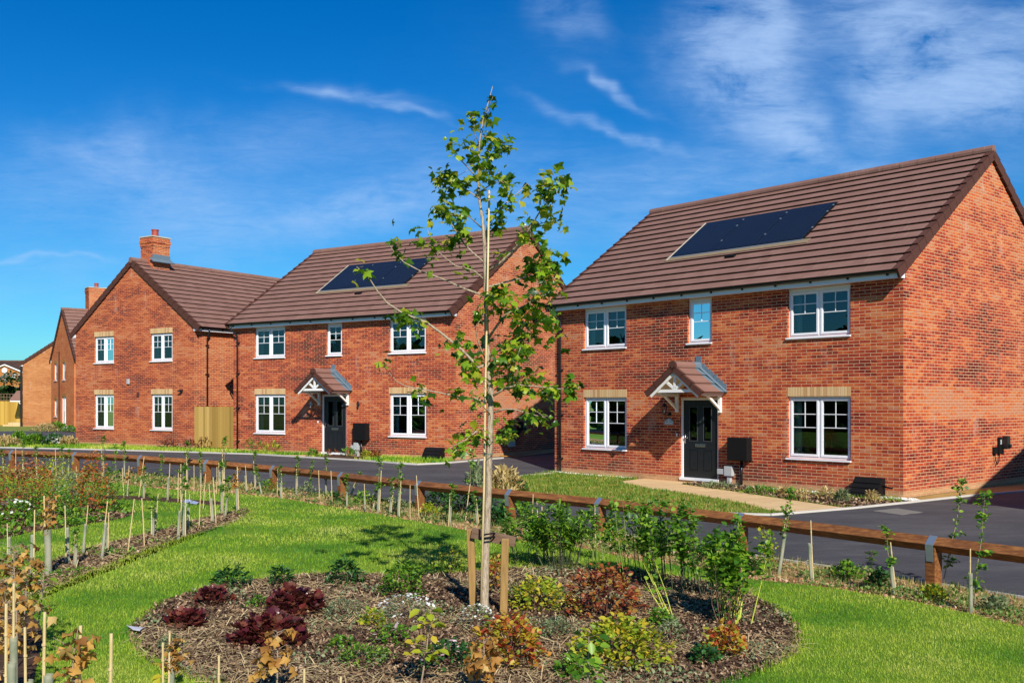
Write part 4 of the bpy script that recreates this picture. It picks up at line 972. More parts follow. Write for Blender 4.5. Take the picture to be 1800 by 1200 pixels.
b = MB(); b.tube([(DC - .74, -.003, 2.4), (DC - .74, -.10, 2.4)], .06, 12, MGc); b.tube([(DC - .74, -.10, 2.4), (DC - .83, -.16, 2.4)], .035, 10, MGc); b.build('boiler_flue', BLACK, Ch)

# house D far behind C
TD = math.atan(1744 / 1330); thd = math.atan2(math.cos(TD), math.sin(TD))
dD = (-math.cos(TD), math.sin(TD))
DD = 6.7; cD = (-34.46 - DD * dD[0], 74.2 - DD * dD[1])
Dh = house('brick_house', 'narrow brown brick house with a chimney, half hidden behind the left house', cD[0], cD[1], .2, thd, 9.0, DD, BRD, tan=1.0,
           gable0=[win(.95, 1.75, 3.5, 4.75, leaves=1, lintel=False), win(3.4, 4.2, 3.5, 4.75, leaves=1, lintel=False), win(.95, 1.75, .85, 2.1, leaves=1, lintel=False), win(3.2, 4.5, .3, 2.3, leaves=2, lintel=False)])
for (a, b2, z) in ((.9, 1.8, 4.76), (3.35, 4.25, 4.76), (.9, 1.8, 2.11), (3.15, 4.55, 2.31)):
    b = MB(); b.box(a, b2, -.006, .02, z, z + .22, Matrix(((0, 1, 0, 0), (-1, 0, 0, DD), (0, 0, 1, 0), (0, 0, 0, 1)))); b.build('lintel', BRX, Dh)
b = MB(); b.tube([(2.6, -.05, .2), (2.6, -.05, 5.6)], .03, 6, Matrix(((0, 1, 0, 0), (-1, 0, 0, DD), (0, 0, 1, 0), (0, 0, 0, 1)))); b.build('waste_pipe', BLACK, Dh)
chimney(Dh, 1.7, 3.0, 2.85, 3.85, 7.6, 10.25, BRC)

# house E orange, at the far left
Eh = house('brick_house', 'orange brick house with a dark downpipe at its left corner, leftmost large wall', -39.3 + 7.0 * math.cos(.1), 79.0 - 7.0 * math.sin(.1) + .7, .1, math.radians(90) - .1, 9.0, 7.0, BRE, tan=.60, interior=False)
ME0 = Matrix(((0, 1, 0, 0), (-1, 0, 0, 7.0), (0, 0, 1, 0), (0, 0, 0, 1)))
b = MB(); b.tube([(-.06, -.1, 4.9), (-.06, -.1, 0)], .09, 8, ME0); b.build('downpipe', BLACK, Eh)
# its side canopy
b = MB(); b.hexa([(-1.25, .2, 2.15), (-.02, .2, 2.15), (-.02, 1.2, 2.85), (-1.25, 1.2, 2.85), (-1.25, .2, 2.22), (-.02, .2, 2.22), (-.02, 1.2, 2.95), (-1.25, 1.2, 2.95)], ME0); pc = b.build('porch_canopy', TILE, Eh)
b = MB(); b.box(-1.2, -.03, .17, .2, 2.05, 2.14, ME0); b.bar((-.5, .25, 2.06), (-.08, .25, 1.55), .07, .07, ME0); b.build('bracket', WHITEP, pc)
b = MB(); b.box(-1.3, -.02, .1, 1.6, 0, .38, ME0); b.box(-1.9, -1.3, .3, 1.6, 0, .2, ME0); b.build('door_step', PATH, Eh)

# house F far behind the hedge
Fh = house('brick_house', 'distant orange brick house with white bargeboards and an alarm box, above the hedge', -65.6, 118, .4, math.radians(2), 14, 9.0, BRX, tan=.33, tile=TILEF, interior=False)
b = MB()
for s in (-1, 1): b.bar((5.6, -.9, 6.12), (5.6 + s * 4.7, -.9, 4.15), .12, .26, up=(0, 1, 0))
b.build('bargeboard', WHITEP, Fh)
b = MB(); b.add([(.3, -.8, -.4), (10.9, -.8, -.4), (10.9, -.8, 3.9), (5.6, -.8, 6.05), (.3, -.8, 3.9)], [(0, 1, 2, 3, 4)]); b.add([(10.9, -.8, -.4), (10.9, 0, -.4), (10.9, 0, 3.9), (10.9, -.8, 3.9)], [(0, 1, 2, 3)]); b.build('front_gable', BRX, Fh)
b = MB(); b.tube([(5.6, -1.0, 5.45), (5.6, -.82, 5.45)], .30, 14); b.build('alarm_box', WHITE, Fh)

# neighbour to the right, outside the frame: its shade falls on the right house's drive
ea = math.atan2(.875, .484)
Nh = house('brick_house', 'red brick neighbouring house just past the right edge, shading the drive', 11.83, 13.8, 0, ea, 9.0, 7.5, BR, interior=False)
# move so that its left long wall runs along the measured line: X' = (.484,.875); Y' must point right, so mirror to the other side
Nh.location = (11.83 + 9.0 * .484, 13.8 + 9.0 * .875, 0); Nh.rotation_euler = (0, 0, ea + math.pi)

# ------------------------------------------------------------------ knee rail along the road
tops = [(1641, 942), (1303, 902), (1055, 875), (897, 860), (738, 845), (601, 830), (481, 818), (364, 808), (248, 800), (133, 794.5), (22, 791)]
def Gh(px, py, h):   # pixel of a point h above the ground
    z = 0.0
    for _ in range(14):
        Y = F * (CZ - z - h) / (py - H0); X = (px - CX) / F * Y; z = gz(X, Y)
    return Vector((X, Y, z))
pp = [Gh(x, y, .585) for x, y in tops]
pp = [pp[0] + (pp[0] - pp[1]).normalized() * 2.9] + pp
pp.append(pp[-1] + (pp[-1] - pp[-2]).normalized() * 4); pp.append(pp[-1] + (pp[-1] - pp[-2]).normalized() * 4)
rail = empty('knee_rail_fence', 'low stained timber knee rail with metal straps running along the near side of the road', 'fence', (pp[0].x, pp[0].y, pp[0].z))
Ri = Matrix.Translation(-Vector((pp[0].x, pp[0].y, pp[0].z)))
hd = .09
for i, p in enumerate(pp):
    a = pp[max(i - 1, 0)]; b_ = pp[min(i + 1, len(pp) - 1)]; d = (b_ - a); d.z = 0; d.normalize(); nrm = Vector((d.y, -d.x, 0))
    if nrm.y > 0: nrm = -nrm
    Mx = Ri @ Matrix(((d.x, nrm.x, 0, p.x), (d.y, nrm.y, 0, p.y), (0, 0, 1, p.z), (0, 0, 0, 1)))
    # post with a V notch for the diamond rail
    w = .062
    m = MB(); yy = [(-.075, -.3), (.075, -.3), (.075, .47), (.0, .405), (-.075, .47)]
    m.add([(-w, q[0], q[1]) for q in yy] + [(w, q[0], q[1]) for q in yy], [(0, 1, 2, 3, 4), (9, 8, 7, 6, 5)] + [(k, k + 5, (k + 1) % 5 + 5, (k + 1) % 5) for k in range(5)], Mx)
    m.build('post', RAIL, rail, bevel=.004)
    st = MB(); t = .003; zc = .495
    prof = [(hd + t, zc), (0, zc + hd + t * 1.6), (-hd - t, zc)]
    for j in range(2):
        (y0, z0), (y1, z1) = prof[j], prof[j + 1]
        st.hexa([(-.05, y0, z0), (.05, y0, z0), (.05, y1, z1), (-.05, y1, z1), (-.05, y0, z0 + .003), (.05, y0, z0 + .003), (.05, y1, z1 + .003), (-.05, y1, z1 + .003)], Mx)
    for sg in (-1, 1):
        st.hexa([(-.05, sg * (hd + t), zc), (.05, sg * (hd + t), zc), (.045, sg * .079, .30), (-.045, sg * .079, .30), (-.05, sg * (hd + t + .003), zc), (.05, sg * (hd + t + .003), zc), (.045, sg * .082, .30), (-.045, sg * .082, .30)], Mx)
    st.build('strap', GALV, rail)
for a, b_ in zip(pp[:-1], pp[1:]):
    m = MB(); d = (b_ - a).normalized(); nrm = Vector((d.y, -d.x, 0)).normalized(); up = Vector((0, 0, 1)); c0 = a + up * .495 + d * .003; c1 = b_ + up * .495 - d * .003
    vs = []
    for c in (c0, c1): vs += [c + nrm * hd, c + up * hd, c - nrm * hd, c - up * hd]
    m.add(vs, [(0, 1, 2, 3), (7, 6, 5, 4)] + [(k, k + 4, (k + 1) % 4 + 4, (k + 1) % 4) for k in range(4)], Ri)
    m.build('rail', RAIL, rail, bevel=.006)

# ------------------------------------------------------------------ board fences
def board_fence(name, label, a, b_, h, mat, z, trellis=False, bw=.1):
    a, b_ = Vector((*a, 0)), Vector((*b_, 0)); L = (b_ - a).length; rz = math.atan2(b_.y - a.y, b_.x - a.x)
    r = empty(name, label, 'fence', (a.x, a.y, z), rz)
    m = MB(); n = int(L / bw)
    for i in range(n):
        x0 = i * L / n; o = .012 * (i % 2); m.box(x0, x0 + L / n - .004 + .012, -.02 - o, -.0 - o, .12, h + random.uniform(-.006, .006))
    m.build('board_panel', mat, r); m = MB(); m.box(0, L, .0, .04, .0, .12); m.build('gravel_board', mat, r)
    m = MB()
    for q in (.35, h - .3): m.box(0, L, .002, .05, q, q + .08)
    m.build('cross_rail', mat, r)
    if trellis:
        m = MB()
        for i in range(int(L / .28) + 1): m.box(i * .28, i * .28 + .05, -.01, .01, h + .02, h + .62)
        for q in (.05, .30, .56): m.box(0, L, -.014, -.004, h + q, h + q + .05)
        m.build('trellis', CROSS, r)
    return r
cb = ptB(10.87, .25)
board_fence('board_fence', 'close boarded pale timber fence panel filling the gap between the left and middle houses', (-13.04, 40.80), cb, 1.78, BOARD, .17, bw=.125)
board_fence('board_fence', 'bright yellow timber fence topped with trellis at the far left', (-46.5, 83), (-38.6, 81.5), 2.1, BOARD2, .1, True, bw=.14)

# ------------------------------------------------------------------ plants
def np3(v): return np.array([v.x, v.y, v.z])
def shrub(name, label, cat, px, py, rpx, hpx, mat, n, leaf, tmpl=OVAL, stem=STEMR, group=None, flowers=None, upright=.3, fill=.5, pt=None):
    p = pt or G(px, py); Y = p.y; r = rpx / F * Y; h = hpx / F * Y
    root = empty(name, label, cat, p, 0, group)
    ph = RNG.uniform(0, 2 * np.pi, n); cz = RNG.uniform(0, 1, n) ** .8; rr = np.sqrt(np.clip(1 - cz ** 2, 0, 1)) * (1 - fill * RNG.random(n) ** 2)
    lump = 1 + .22 * np.sin(ph * 3 + random.random() * 6) + .12 * np.sin(ph * 5 + cz * 7)
    X = r * rr * np.cos(ph) * lump; Yy = r * rr * np.sin(ph) * lump; Z = h * (cz * RNG.uniform(.75, 1.08, n)) * (1 - .15 * (1 - lump)) + .01
    P = np.stack([X, Yy, Z], 1)
    R = rotmats(ph - np.pi / 2 + RNG.normal(0, .7, n), RNG.normal(upright, .5, n), RNG.normal(0, .45, n))
    scatter('foliage', *tmpl, P, R, leaf * RNG.uniform(.6, 1.25, n), mat, root)
    m = MB()
    for k in range(min(14, 4 + n // 60)):
        q = P[random.randrange(n)]; m.tube([(0, 0, 0), (q[0] * .4, q[1] * .4, q[2] * .6), tuple(q)], [.006 * (1 + r), .004, .002], 5)
    m.build('stems', stem, root)
    if flowers:
        fm, k, fs = flowers; ph = RNG.uniform(0, 6.28, k); rr = r * np.sqrt(RNG.random(k)); Zf = h * np.sqrt(np.clip(1.1 - (rr / r) ** 2, .05, 1)) + .01
        scatter('flowers', *DAISY, np.stack([rr * np.cos(ph), rr * np.sin(ph), Zf], 1), rotmats(ph, RNG.normal(.3, .35, k), RNG.normal(0, .3, k)), fs * RNG.uniform(.7, 1.2, k), fm, root)['kind'] = 'stuff'
    return root

SH = [
 ('purple_heuchera', 'glossy maroon leaved heuchera mound, the largest, low in the oval bed', 480, 1128, 60, 42, L_PURPLE, 480, .078, LOBED),
 ('purple_heuchera', 'dark maroon heuchera mound just above the largest one', 515, 1080, 45, 42, L_PURPLE, 380, .078, LOBED),
 ('purple_heuchera', 'small reddish heuchera nearest the litter at the left tip of the oval bed', 328, 1100, 34, 24, L_PURPLE, 180, .065, LOBED),
 ('purple_heuchera', 'small maroon heuchera at the top left rim of the oval bed', 372, 1060, 28, 25, L_PURPLE, 180, .06, LOBED),
 ('green_spurge', 'dark green spurge clump leftmost on the rim of the oval bed', 405, 1034, 30, 34, L_DARK, 220, .075, NARROW),
 ('green_spurge', 'small dark green spurge clump, second along the rim of the oval bed', 494, 1028, 20, 30, L_DARK, 150, .07, NARROW),
 ('green_spurge', 'round dark green spurge clump, third along the rim of the oval bed', 606, 1026, 28, 40, L_DARK, 260, .075, NARROW),
 ('green_spurge', 'bright green leafy clump left of the tree support', 708, 1048, 34, 58, L_GREEN, 320, .075, NARROW),
 ('yellow_spirea', 'lime and gold spirea mound directly right of the tree support', 945, 1068, 52, 50, L_LIME, 420, .055, OVAL),
 ('red_spirea', 'large crimson and bronze spirea behind the yellow ones', 1065, 1085, 68, 85, L_RED, 620, .055, OVAL),
 ('yellow_spirea', 'wide lime yellow spirea mound in the lower middle of the oval bed', 1090, 1165, 82, 75, L_LIME, 800, .055, OVAL),
 ('red_spirea', 'orange and yellow spirea mound below the tree support', 898, 1165, 62, 80, L_FIRE, 600, .055, OVAL),
 ('red_spirea', 'small red and yellow spirea at the right of the oval bed', 1275, 1150, 36, 50, L_FIRE, 260, .055, OVAL),
 ('red_spirea', 'slim red and lime spirea between the trunk and the right stake', 872, 1040, 18, 62, L_FIRE, 160, .05, OVAL),
 ('yellow_spirea', 'thin lime yellow shrub left of the left stake', 790, 1008, 26, 44, L_LIME, 90, .055, OVAL),
 ('green_cushion', 'low green cushion between the heucheras and the spurge', 605, 1085, 42, 30, L_GREY, 420, .035, NARROW),
 ('green_cushion', 'low green cushion left of the maroon heuchera', 455, 1068, 20, 18, L_GREEN, 120, .04, NARROW),
 ('green_cushion', 'grey green cushion below the spirea right of the support', 975, 1120, 28, 32, L_GREY, 300, .04, NARROW),
 ('green_cushion', 'small green cushion near the bottom right of the oval bed', 1240, 1165, 26, 26, L_DARK, 160, .045, OVAL),
 ('green_cushion', 'low green cushion at the lower left of the oval bed', 640, 1165, 45, 28, L_GREEN, 300, .04, NARROW),
 ('green_cushion', 'low green weed near the bottom middle of the oval bed', 600, 1140, 24, 18, L_GREEN, 110, .04, OVAL),
 ('green_cushion', 'mid green weed beside the yellow spirea near the bed centre', 1010, 1190, 30, 34, L_GREEN, 200, .045, OVAL),
 ('green_cushion', 'small lime weed left of the daisy clump', 655, 1100, 22, 26, L_LIME, 120, .045, OVAL),
 ('green_cushion', 'leafy weed under the arching yellow stems', 1160, 1100, 24, 26, L_GREEN, 150, .045, OVAL),
 ('green_cushion', 'grey green weed at the lower left by the litter', 300, 1140, 24, 20, L_GREY, 130, .04, NARROW),
 ('green_cushion', 'grey tufted cushion in the straw at the lower right', 1180, 1130, 22, 40, L_GREY, 160, .05, NARROW),
]
for (nm, lb, x, y, r, h, m, n, lf, tm) in SH: shrub(nm, lb, 'shrub', x, y, r, h, m, int(n * 1.25), lf, tm)
shrub('chamomile', 'white and cream daisy clump left of the trunk in the oval bed', 'flowers', 715, 1100, 62, 52, L_GREY, 420, .035, NARROW, flowers=(PETAL, 130, .026))
shrub('chamomile', 'white daisy clump close to the trunk in front of the left stake', 'flowers', 838, 1108, 34, 44, L_GREY, 240, .035, NARROW, flowers=(PETAL, 80, .024))
shrub('chamomile', 'small cream daisy clump between the yellow and red spireas', 'flowers', 1000, 1083, 26, 30, L_LIME, 130, .035, NARROW, flowers=(PETALY, 50, .022))
shrub('pink_geranium', 'pale pink flowered clump at the bottom of the oval bed', 'flowers', 790, 1175, 55, 46, L_DARK, 420, .04, OVAL, flowers=(PETALP, 26, .030))
shrub('pink_geranium', 'pink flowers below the daisy clump in the oval bed', 'flowers', 690, 1130, 34, 30, L_GREEN, 200, .04, OVAL, flowers=(PETALP, 7, .05))
# left hand bed
LB = [('mixed_shrub', 'tall copper and green shrub at the far left edge of the left bed', 25, 905, 45, 85, L_RED, 420, .07), ('mixed_shrub', 'orange leaved young shrub left of centre in the left bed', 58, 890, 36, 75, L_ORANGE, 420, .07),
      ('mixed_shrub', 'bright orange and green upright shrub at the right end of the left bed', 162, 902, 27, 92, L_ORANGE, 560, .065), ('mixed_shrub', 'lime green shrub behind the orange shrubs', 95, 870, 34, 60, L_LIME, 360, .07),
      ('mixed_shrub', 'dark green shrub beneath the orange shrub', 92, 918, 50, 55, L_GREEN, 520, .06), ('mixed_shrub', 'pale twiggy shrub between the orange shrubs', 118, 893, 30, 66, L_GREY, 220, .06)]
for (nm, lb, x, y, r, h, m, n, lf) in LB: shrub(nm, lb, 'shrub', x, y, r * 1.15, h * 1.1, m, int(n * 1.7), lf * .8)
shrub('mixed_shrub', 'straggly green shrub at the right rear of the left bed', 'shrub', 200, 893, 30, 48, L_GREEN, 300, .05, fill=.9)
shrub('mixed_shrub', 'lime green shrub at the far left edge behind the copper one', 'shrub', 5, 880, 26, 60, L_LIME, 300, .06, fill=.9)
shrub('mixed_shrub', 'grey green twiggy shrub between the far lawn row and the left bed', 'shrub', 128, 880, 24, 50, L_GREY, 260, .045, fill=.9)
shrub('daisy_clump', 'white flowered green clump at the front left of the left bed', 'flowers', 22, 922, 45, 42, L_GREEN, 420, .06, flowers=(PETAL, 34, .055))
shrub('mixed_shrub', 'green foliage crowning the orange shrub at the right end of the left bed', 'shrub', 163, 880, 22, 62, L_GREEN, 260, .06)
# shrubs by the rail
RB = [(775, 893, 30, 36), (812, 905, 34, 44), (850, 900, 26, 40), (905, 912, 32, 42), (870, 925, 26, 30)]
LBL = ['dark green shrub just right of the rail post left of the trunk', 'broad dark green shrub under the rail left of the trunk', 'green shrub under the rail directly behind the trunk', 'green shrub under the rail right of the trunk', 'low leafy shrub in front of the rail right of the trunk']
for (x, y, r, h), lb in zip(RB, LBL): shrub('verge_shrub', lb, 'shrub', x, y, r, h, L_DARK if x < 900 else L_GREEN, 300, .085, group=None)
for i, (x, y, r, h, m) in enumerate(((470, 866, 20, 22, L_GREEN), (540, 874, 22, 26, L_GREY), (590, 884, 16, 20, L_DARK), (640, 890, 20, 26, L_GREEN), (700, 903, 22, 24, L_GREY), (755, 910, 20, 24, L_LIME), (1010, 945, 26, 34, L_GREEN), (1075, 958, 24, 40, L_LIME), (1130, 972, 22, 34, L_GREEN), (1240, 990, 26, 36, L_DARK), (1300, 995, 24, 30, L_GREEN), (1490, 1018, 26, 30, L_GREEN), (1545, 1036, 20, 34, L_DARK), (1640, 1055, 24, 22, L_LIME), (1750, 1075, 26, 24, L_GREY))):
    shrub('verge_weed', 'low straggly weed clump on the soil strip, %s from the left' % ['first', 'second', 'third', 'fourth', 'fifth', 'sixth', 'seventh', 'eighth', 'ninth', 'tenth', 'eleventh', 'twelfth', 'thirteenth', 'fourteenth', 'fifteenth'][i], 'weed', x, y, r, h, m, 170, .055, OVAL, upright=.7, fill=.95, group='weed clumps along the soil strip')
shrub('tall_dry_grass', 'tuft of tall straw coloured grass on the left corner of the right front lawn', 'grass clump', 885, 868, 28, 42, L_DRY, 420, .17, NARROW, upright=1.1)
shrub('tall_dry_grass', 'smaller dry grass tuft left of the trunk beyond the rail', 'grass clump', 836, 868, 16, 48, L_GREY, 160, .18, NARROW, upright=1.1)
shrub('corner_shrub', 'dark green shrub at the left corner of the right front lawn', 'shrub', 905, 866, 24, 26, L_DARK, 200, .09)
shrub('climber', 'small bright green shrub against the wall left of the right front door', 'shrub', 1138, 833, 10, 28, L_LIME, 150, .07)
for (x, y, r, h, m, lb) in ((1335, 868, 30, 10, L_GREEN, 'low green weeds beside the white gravel under the meter cabinet'), (1405, 879, 20, 16, L_DRY, 'dry grass tuft left of the black gas box'), (1378, 874, 9, 14, L_DRY, 'small dry tuft below the lower right window'), (1455, 882, 20, 22, L_DRY, 'largest dry grass tuft left of the black gas box'), (1480, 884, 12, 20, L_GREY, 'green tuft against the black gas box'), (1532, 884, 12, 18, L_DRY, 'dry tuft at the right of the black gas box'), (1265, 858, 30, 7, L_GREY, 'flat weeds between the path and the right front door')):
    shrub('bed_tuft', lb, 'plant', x, y, r, h, m, 150, .10, NARROW, upright=.9)
for (x, y, r, h, m, lb) in ((445, 797, 22, 24, L_GREEN, 'green bush under the lower left window of the middle house'), (478, 798, 18, 22, L_LIME, 'yellow green bush beside the path of the middle house'), (549, 803, 8, 12, L_GREEN, 'small green tuft left of the middle front door'), (590, 800, 20, 9, L_RED, 'low brownish plants below the middle front door'), (612, 803, 14, 14, L_GREEN, 'small green plant right of the middle front door'), (644, 806, 9, 12, L_LIME, 'small yellow plant by the grey box of the middle house'), (660, 807, 9, 14, L_RED, 'small red twiggy plant right of the grey box')):
    shrub('door_plant', lb, 'plant', x, y, r, h, m, 130, .12, NARROW, upright=.8)
for (x, y, r, h, lb) in ((300, 789, 22, 16, 'dark red barberry, leftmost of those by the left house wall'), (335, 790, 18, 18, 'dark red barberry in the middle of those by the fence panel'), (362, 791, 20, 22, 'dark red barberry, rightmost, in front of the fence panel')):
    shrub('barberry', lb, 'shrub', x, y, r, h, L_PURPLE, 130, .12, NARROW, upright=1.0)
for (x, y, r, h, m, lb, fl) in ((10, 786, 28, 24, L_DRY, 'pale dry grass clump at the far left edge by the road', None), (33, 783, 18, 30, L_GREEN, 'dark green spiky clump at the far left by the road', None), (62, 784, 22, 26, L_GREEN, 'green spiky clump left of the white daisies', None), (95, 784, 24, 24, L_DARK, 'dark clump of white daisies beside the left house corner', (PETAL, 120, .09)), (118, 784, 18, 18, L_DRY, 'pale dry clump against the left house corner', None), (80, 759, 24, 18, L_DRY, 'pale grasses across the far road', None), (100, 758, 22, 20, L_GREEN, 'green tall grasses by the brown house', None), (122, 759, 14, 12, L_GREEN, 'daisies below the brown house window', (PETAL, 60, .12))):
    shrub('roadside_clump', lb, 'plant', x, y, r * .85, h * .72, m, 420, .17, NARROW, upright=1.0, flowers=fl)

def dogwood(label, bx, by, tx, ty, spread, n, mat, stem, leaves, lf, tmpl=OVAL, base_spread=18, zone=.55):
    p = G(bx, by); root = empty('dogwood', label, 'shrub', p); Y = p.y; sc = Y / F
    m = MB(); P = []; A = []
    for i in range(n):
        a = random.uniform(0, 6.28); q = random.random() ** .5
        b0 = Vector((math.cos(a) * base_spread * sc * q, math.sin(a) * base_spread * sc * q, 0))
        tz = (by - ty) * sc * random.uniform(.55, 1.05)
        tp = Vector(((tx - bx) * sc + math.cos(a) * spread * sc * q, math.sin(a) * spread * sc * q * .7, tz))
        mid = b0.lerp(tp, .5) + Vector((random.uniform(-.03, .03), random.uniform(-.03, .03), 0)); pts = [b0, b0.lerp(mid, .5), mid, mid.lerp(tp, .5), tp]
        m.tube(pts, [.0065, .006, .005, .004, .002], 5)
        for k in range(leaves):
            t = 1 - zone * random.random() ** 1.2; c = b0.lerp(tp, t); P.append((c.x + random.gauss(0, .035), c.y + random.gauss(0, .035), c.z + random.gauss(0, .02))); A.append(random.uniform(0, 6.28))
    m.build('stems', stem, root); k = len(P)
    scatter('foliage', *tmpl, np.array(P), rotmats(np.array(A), RNG.normal(.25, .45, k), RNG.normal(0, .4, k)), lf * RNG.uniform(.6, 1.2, k), mat, root)
dogwood('bushy narrow leaved dogwood with dark stems, leftmost of the tall group right of the trunk', 985, 1002, 980, 885, 66, 26, L_GREEN, STEMD, 50, .095, NARROW, 30, .5)
dogwood('tall dark stemmed dogwood in front of the fence post, second of the tall group', 935, 990, 925, 885, 36, 12, L_GREEN, STEMD, 44, .09, NARROW, 30, .5)
dogwood('broad leafy dogwood in the middle of the tall group before the rail', 1125, 1020, 1115, 885, 64, 22, L_GREEN, STEMG, 48, .07, OVAL, 50, .55)
dogwood('leafy dogwood with dark stems, fourth of the tall group', 1190, 1040, 1180, 880, 44, 16, L_GREEN, STEMD, 46, .072, OVAL, 34, .55)
dogwood('wispy green shrub between the first and broad leafy dogwoods', 1050, 985, 1052, 890, 26, 7, L_GREEN, STEMG, 26, .06, OVAL, 14, .6)
dogwood('wispy lime shrub standing at the rail right of the tallest dogwood', 1352, 1012, 1350, 925, 18, 5, L_LIME, STEMG, 22, .055, OVAL, 10, .6)
dogwood('yellow stemmed low dogwood arching over the mulch', 1175, 1085, 1135, 985, 28, 6, L_GREEN, STEMY, 5, .07, OVAL, 16)
dogwood('small leafy dogwood left of the tallest yellow stemmed one', 1250, 1052, 1235, 930, 32, 9, L_GREEN, STEMD, 30, .07, OVAL, 20, .65)
dogwood('tall yellow stemmed dogwood with a wide leafy head at the right of the bed', 1295, 1095, 1298, 910, 60, 18, L_GREEN, STEMY, 60, .075, OVAL, 26, .52)
dogwood('wispy brown twigged shrub at the foot of the tall yellow stemmed dogwood', 1275, 1100, 1280, 985, 36, 12, L_DARK, STEMR, 18, .04, OVAL, 14, .8)

# ------------------------------------------------------------------ saplings in tree guards
def maybe(name, mb, mat, parent, **k): return mb.build(name, mat, parent, **k) if mb.v else None
def sapling_proto(kind):
    H = .95; r = empty('sapling', 'x', 'sapling', (0, 0, -50)); c = MB()
    if kind != 'whip':
        c.tube([(0, 0, -.05), (.004, 0, H * .5), (0, .004, H)], [.0105, .0095, .0085], 7)
        for q in (.3, .55, .8): c.tube([(.002, 0, H * q), (.002, 0, H * q + .012)], .0125, 7)
        c.build('cane', CANE, r)
    if kind in ('tube', 'leafy', 'dead', 'wide'):
        t = MB(); rad = .026 if kind != 'wide' else .042; n = 12; h = .60 if kind != 'wide' else .56
        t.tube([(.03, .01, -.02), (.034, .012, h * .5), (.03, .01, h)], [rad, rad * .92, rad * 1.04], n, cap=False); t.build('tree_guard', TUBE, r, smooth=True)
    if kind in ('leafy', 'dead', 'whip', 'wide'):
        s = MB(); top = {'leafy': 1.22, 'dead': .85, 'whip': 1.3, 'wide': .95}[kind]; lo = .5 if kind != 'whip' else .25
        pts = [(.03, .01, .1), (.035, .0, .5), (.05, .02, .8), (.03, .03, top)]; s.tube(pts, [.007, .006, .004, .002], 5)
        P = []; n = {'leafy': 150, 'dead': 50, 'whip': 170, 'wide': 44}[kind]
        tw = []
        for k in range(9):
            z = lo + (top - lo) * random.random(); a = random.uniform(0, 6.28); L = random.uniform(.06, .17) * (1.2 - .5 * z)
            e = Vector((.04 + math.cos(a) * L, .02 + math.sin(a) * L, z + L * .7)); s.tube([(.04, .02, z), e], [.003, .0015], 4); tw.append((Vector((.04, .02, z)), e))
        for k in range(n):
            if random.random() < .65: a_, e = random.choice(tw); c_ = a_.lerp(e, random.random() ** .6)
            else: c_ = Vector((.04, .02, random.uniform(lo, top)))
            P.append((c_.x + random.gauss(0, .014), c_.y + random.gauss(0, .014), c_.z + random.gauss(0, .014)))
        s.build('stem', TWIG, r)
        mt = L_DEAD if kind in ('dead', 'wide') else L_GREEN; sz = .072 if kind in ('dead', 'wide') else .058
        scatter('foliage', *(OVAL if mt is L_GREEN else CRUMP), np.array(P), rotmats(RNG.uniform(0, 6.28, n), RNG.normal(.1 if mt is L_GREEN else -.5, .5, n), RNG.normal(0, .5, n)), sz * RNG.uniform(.6, 1.3, n), mt, r)
    return r
PROTO = {}
for k in ('cane', 'tube', 'leafy', 'leafy2', 'dead', 'whip', 'wide'):
    PROTO[k] = sapling_proto(k.rstrip('2'))
def copy_tree(o, parent=None):
    c = o.copy(); COL.objects.link(c); c.parent = parent
    for ch in o.children: copy_tree(ch, c)
    return c
NAMES = {'cane': 'bare cane', 'tube': 'cane with pale guard', 'leafy': 'leafy whip in guard', 'leafy2': 'leafy whip in guard', 'dead': 'withered brown whip in guard', 'whip': 'unguarded leafy whip', 'wide': 'wide guard with withered leaves'}
ORD = ['first', 'second', 'third', 'fourth', 'fifth', 'sixth', 'seventh', 'eighth', 'ninth', 'tenth', 'eleventh', 'twelfth', 'thirteenth', 'fourteenth', 'fifteenth', 'sixteenth', 'seventeenth', 'eighteenth', 'nineteenth', 'twentieth']
ORD += ['twenty-' + q for q in ORD[:9]] + ['thirtieth'] + ['thirty-' + q for q in ORD[:9]]
def row(where, items, group):
    items = sorted(items, key=lambda q: q[1])
    for i, (kind, bx, by, tx, ty) in enumerate(items):
        p = G(bx, by); h = (by - ty) / F * p.y; lean = (tx - bx) / F * p.y
        ref = {'cane': .95, 'tube': .95, 'leafy': 1.22, 'leafy2': 1.22, 'dead': .95, 'whip': 1.3, 'wide': .95}[kind]
        o = copy_tree(PROTO[kind]); o.name = 'bamboo_cane' if kind == 'cane' else 'sapling'; o.location = p; s = max(.35, min(1.35, h / ref)); o.scale = (max(s, .8), max(s, .8), s)
        o.rotation_euler = (random.uniform(-.05, .05), math.atan2(lean, h), 0)
        M = o.rotation_euler.to_matrix() @ Matrix.Rotation(random.uniform(0, 6.28), 3, 'Z'); o.rotation_euler = M.to_euler()
        o['label'] = '%s, %s from the left %s' % (NAMES[kind], ORD[i], where); o['category'] = 'cane' if kind == 'cane' else 'sapling'; o['group'] = group
row('in the front mulch row', [('tube', 13, 1035, 22, 972), ('tube', 13, 985, 14, 919), ('tube', 59, 1014, 59, 896), ('wide', 81, 1012, 80, 870), ('tube', 116, 992, 113, 889), ('leafy', 130, 997, 133, 912), ('tube', 148, 975, 155, 887),
     ('tube', 178, 984, 187, 880), ('tube', 190, 972, 192, 900), ('cane', 224, 975, 235, 876), ('cane', 254, 966, 249, 875), ('leafy', 266, 945, 266, 873), ('tube', 273, 938, 278, 867), ('tube', 315, 949, 320, 867), ('leafy', 326, 944, 326, 820),
     ('tube', 333, 930, 334, 868), ('cane', 350, 927, 353, 850), ('cane', 357, 895, 361, 832), ('tube', 372, 920, 366, 850), ('cane', 380, 924, 374, 838), ('leafy', 397, 911, 405, 837), ('dead', 420, 901, 417, 820), ('leafy2', 392, 903, 393, 812)], 'saplings in the front mulch row')
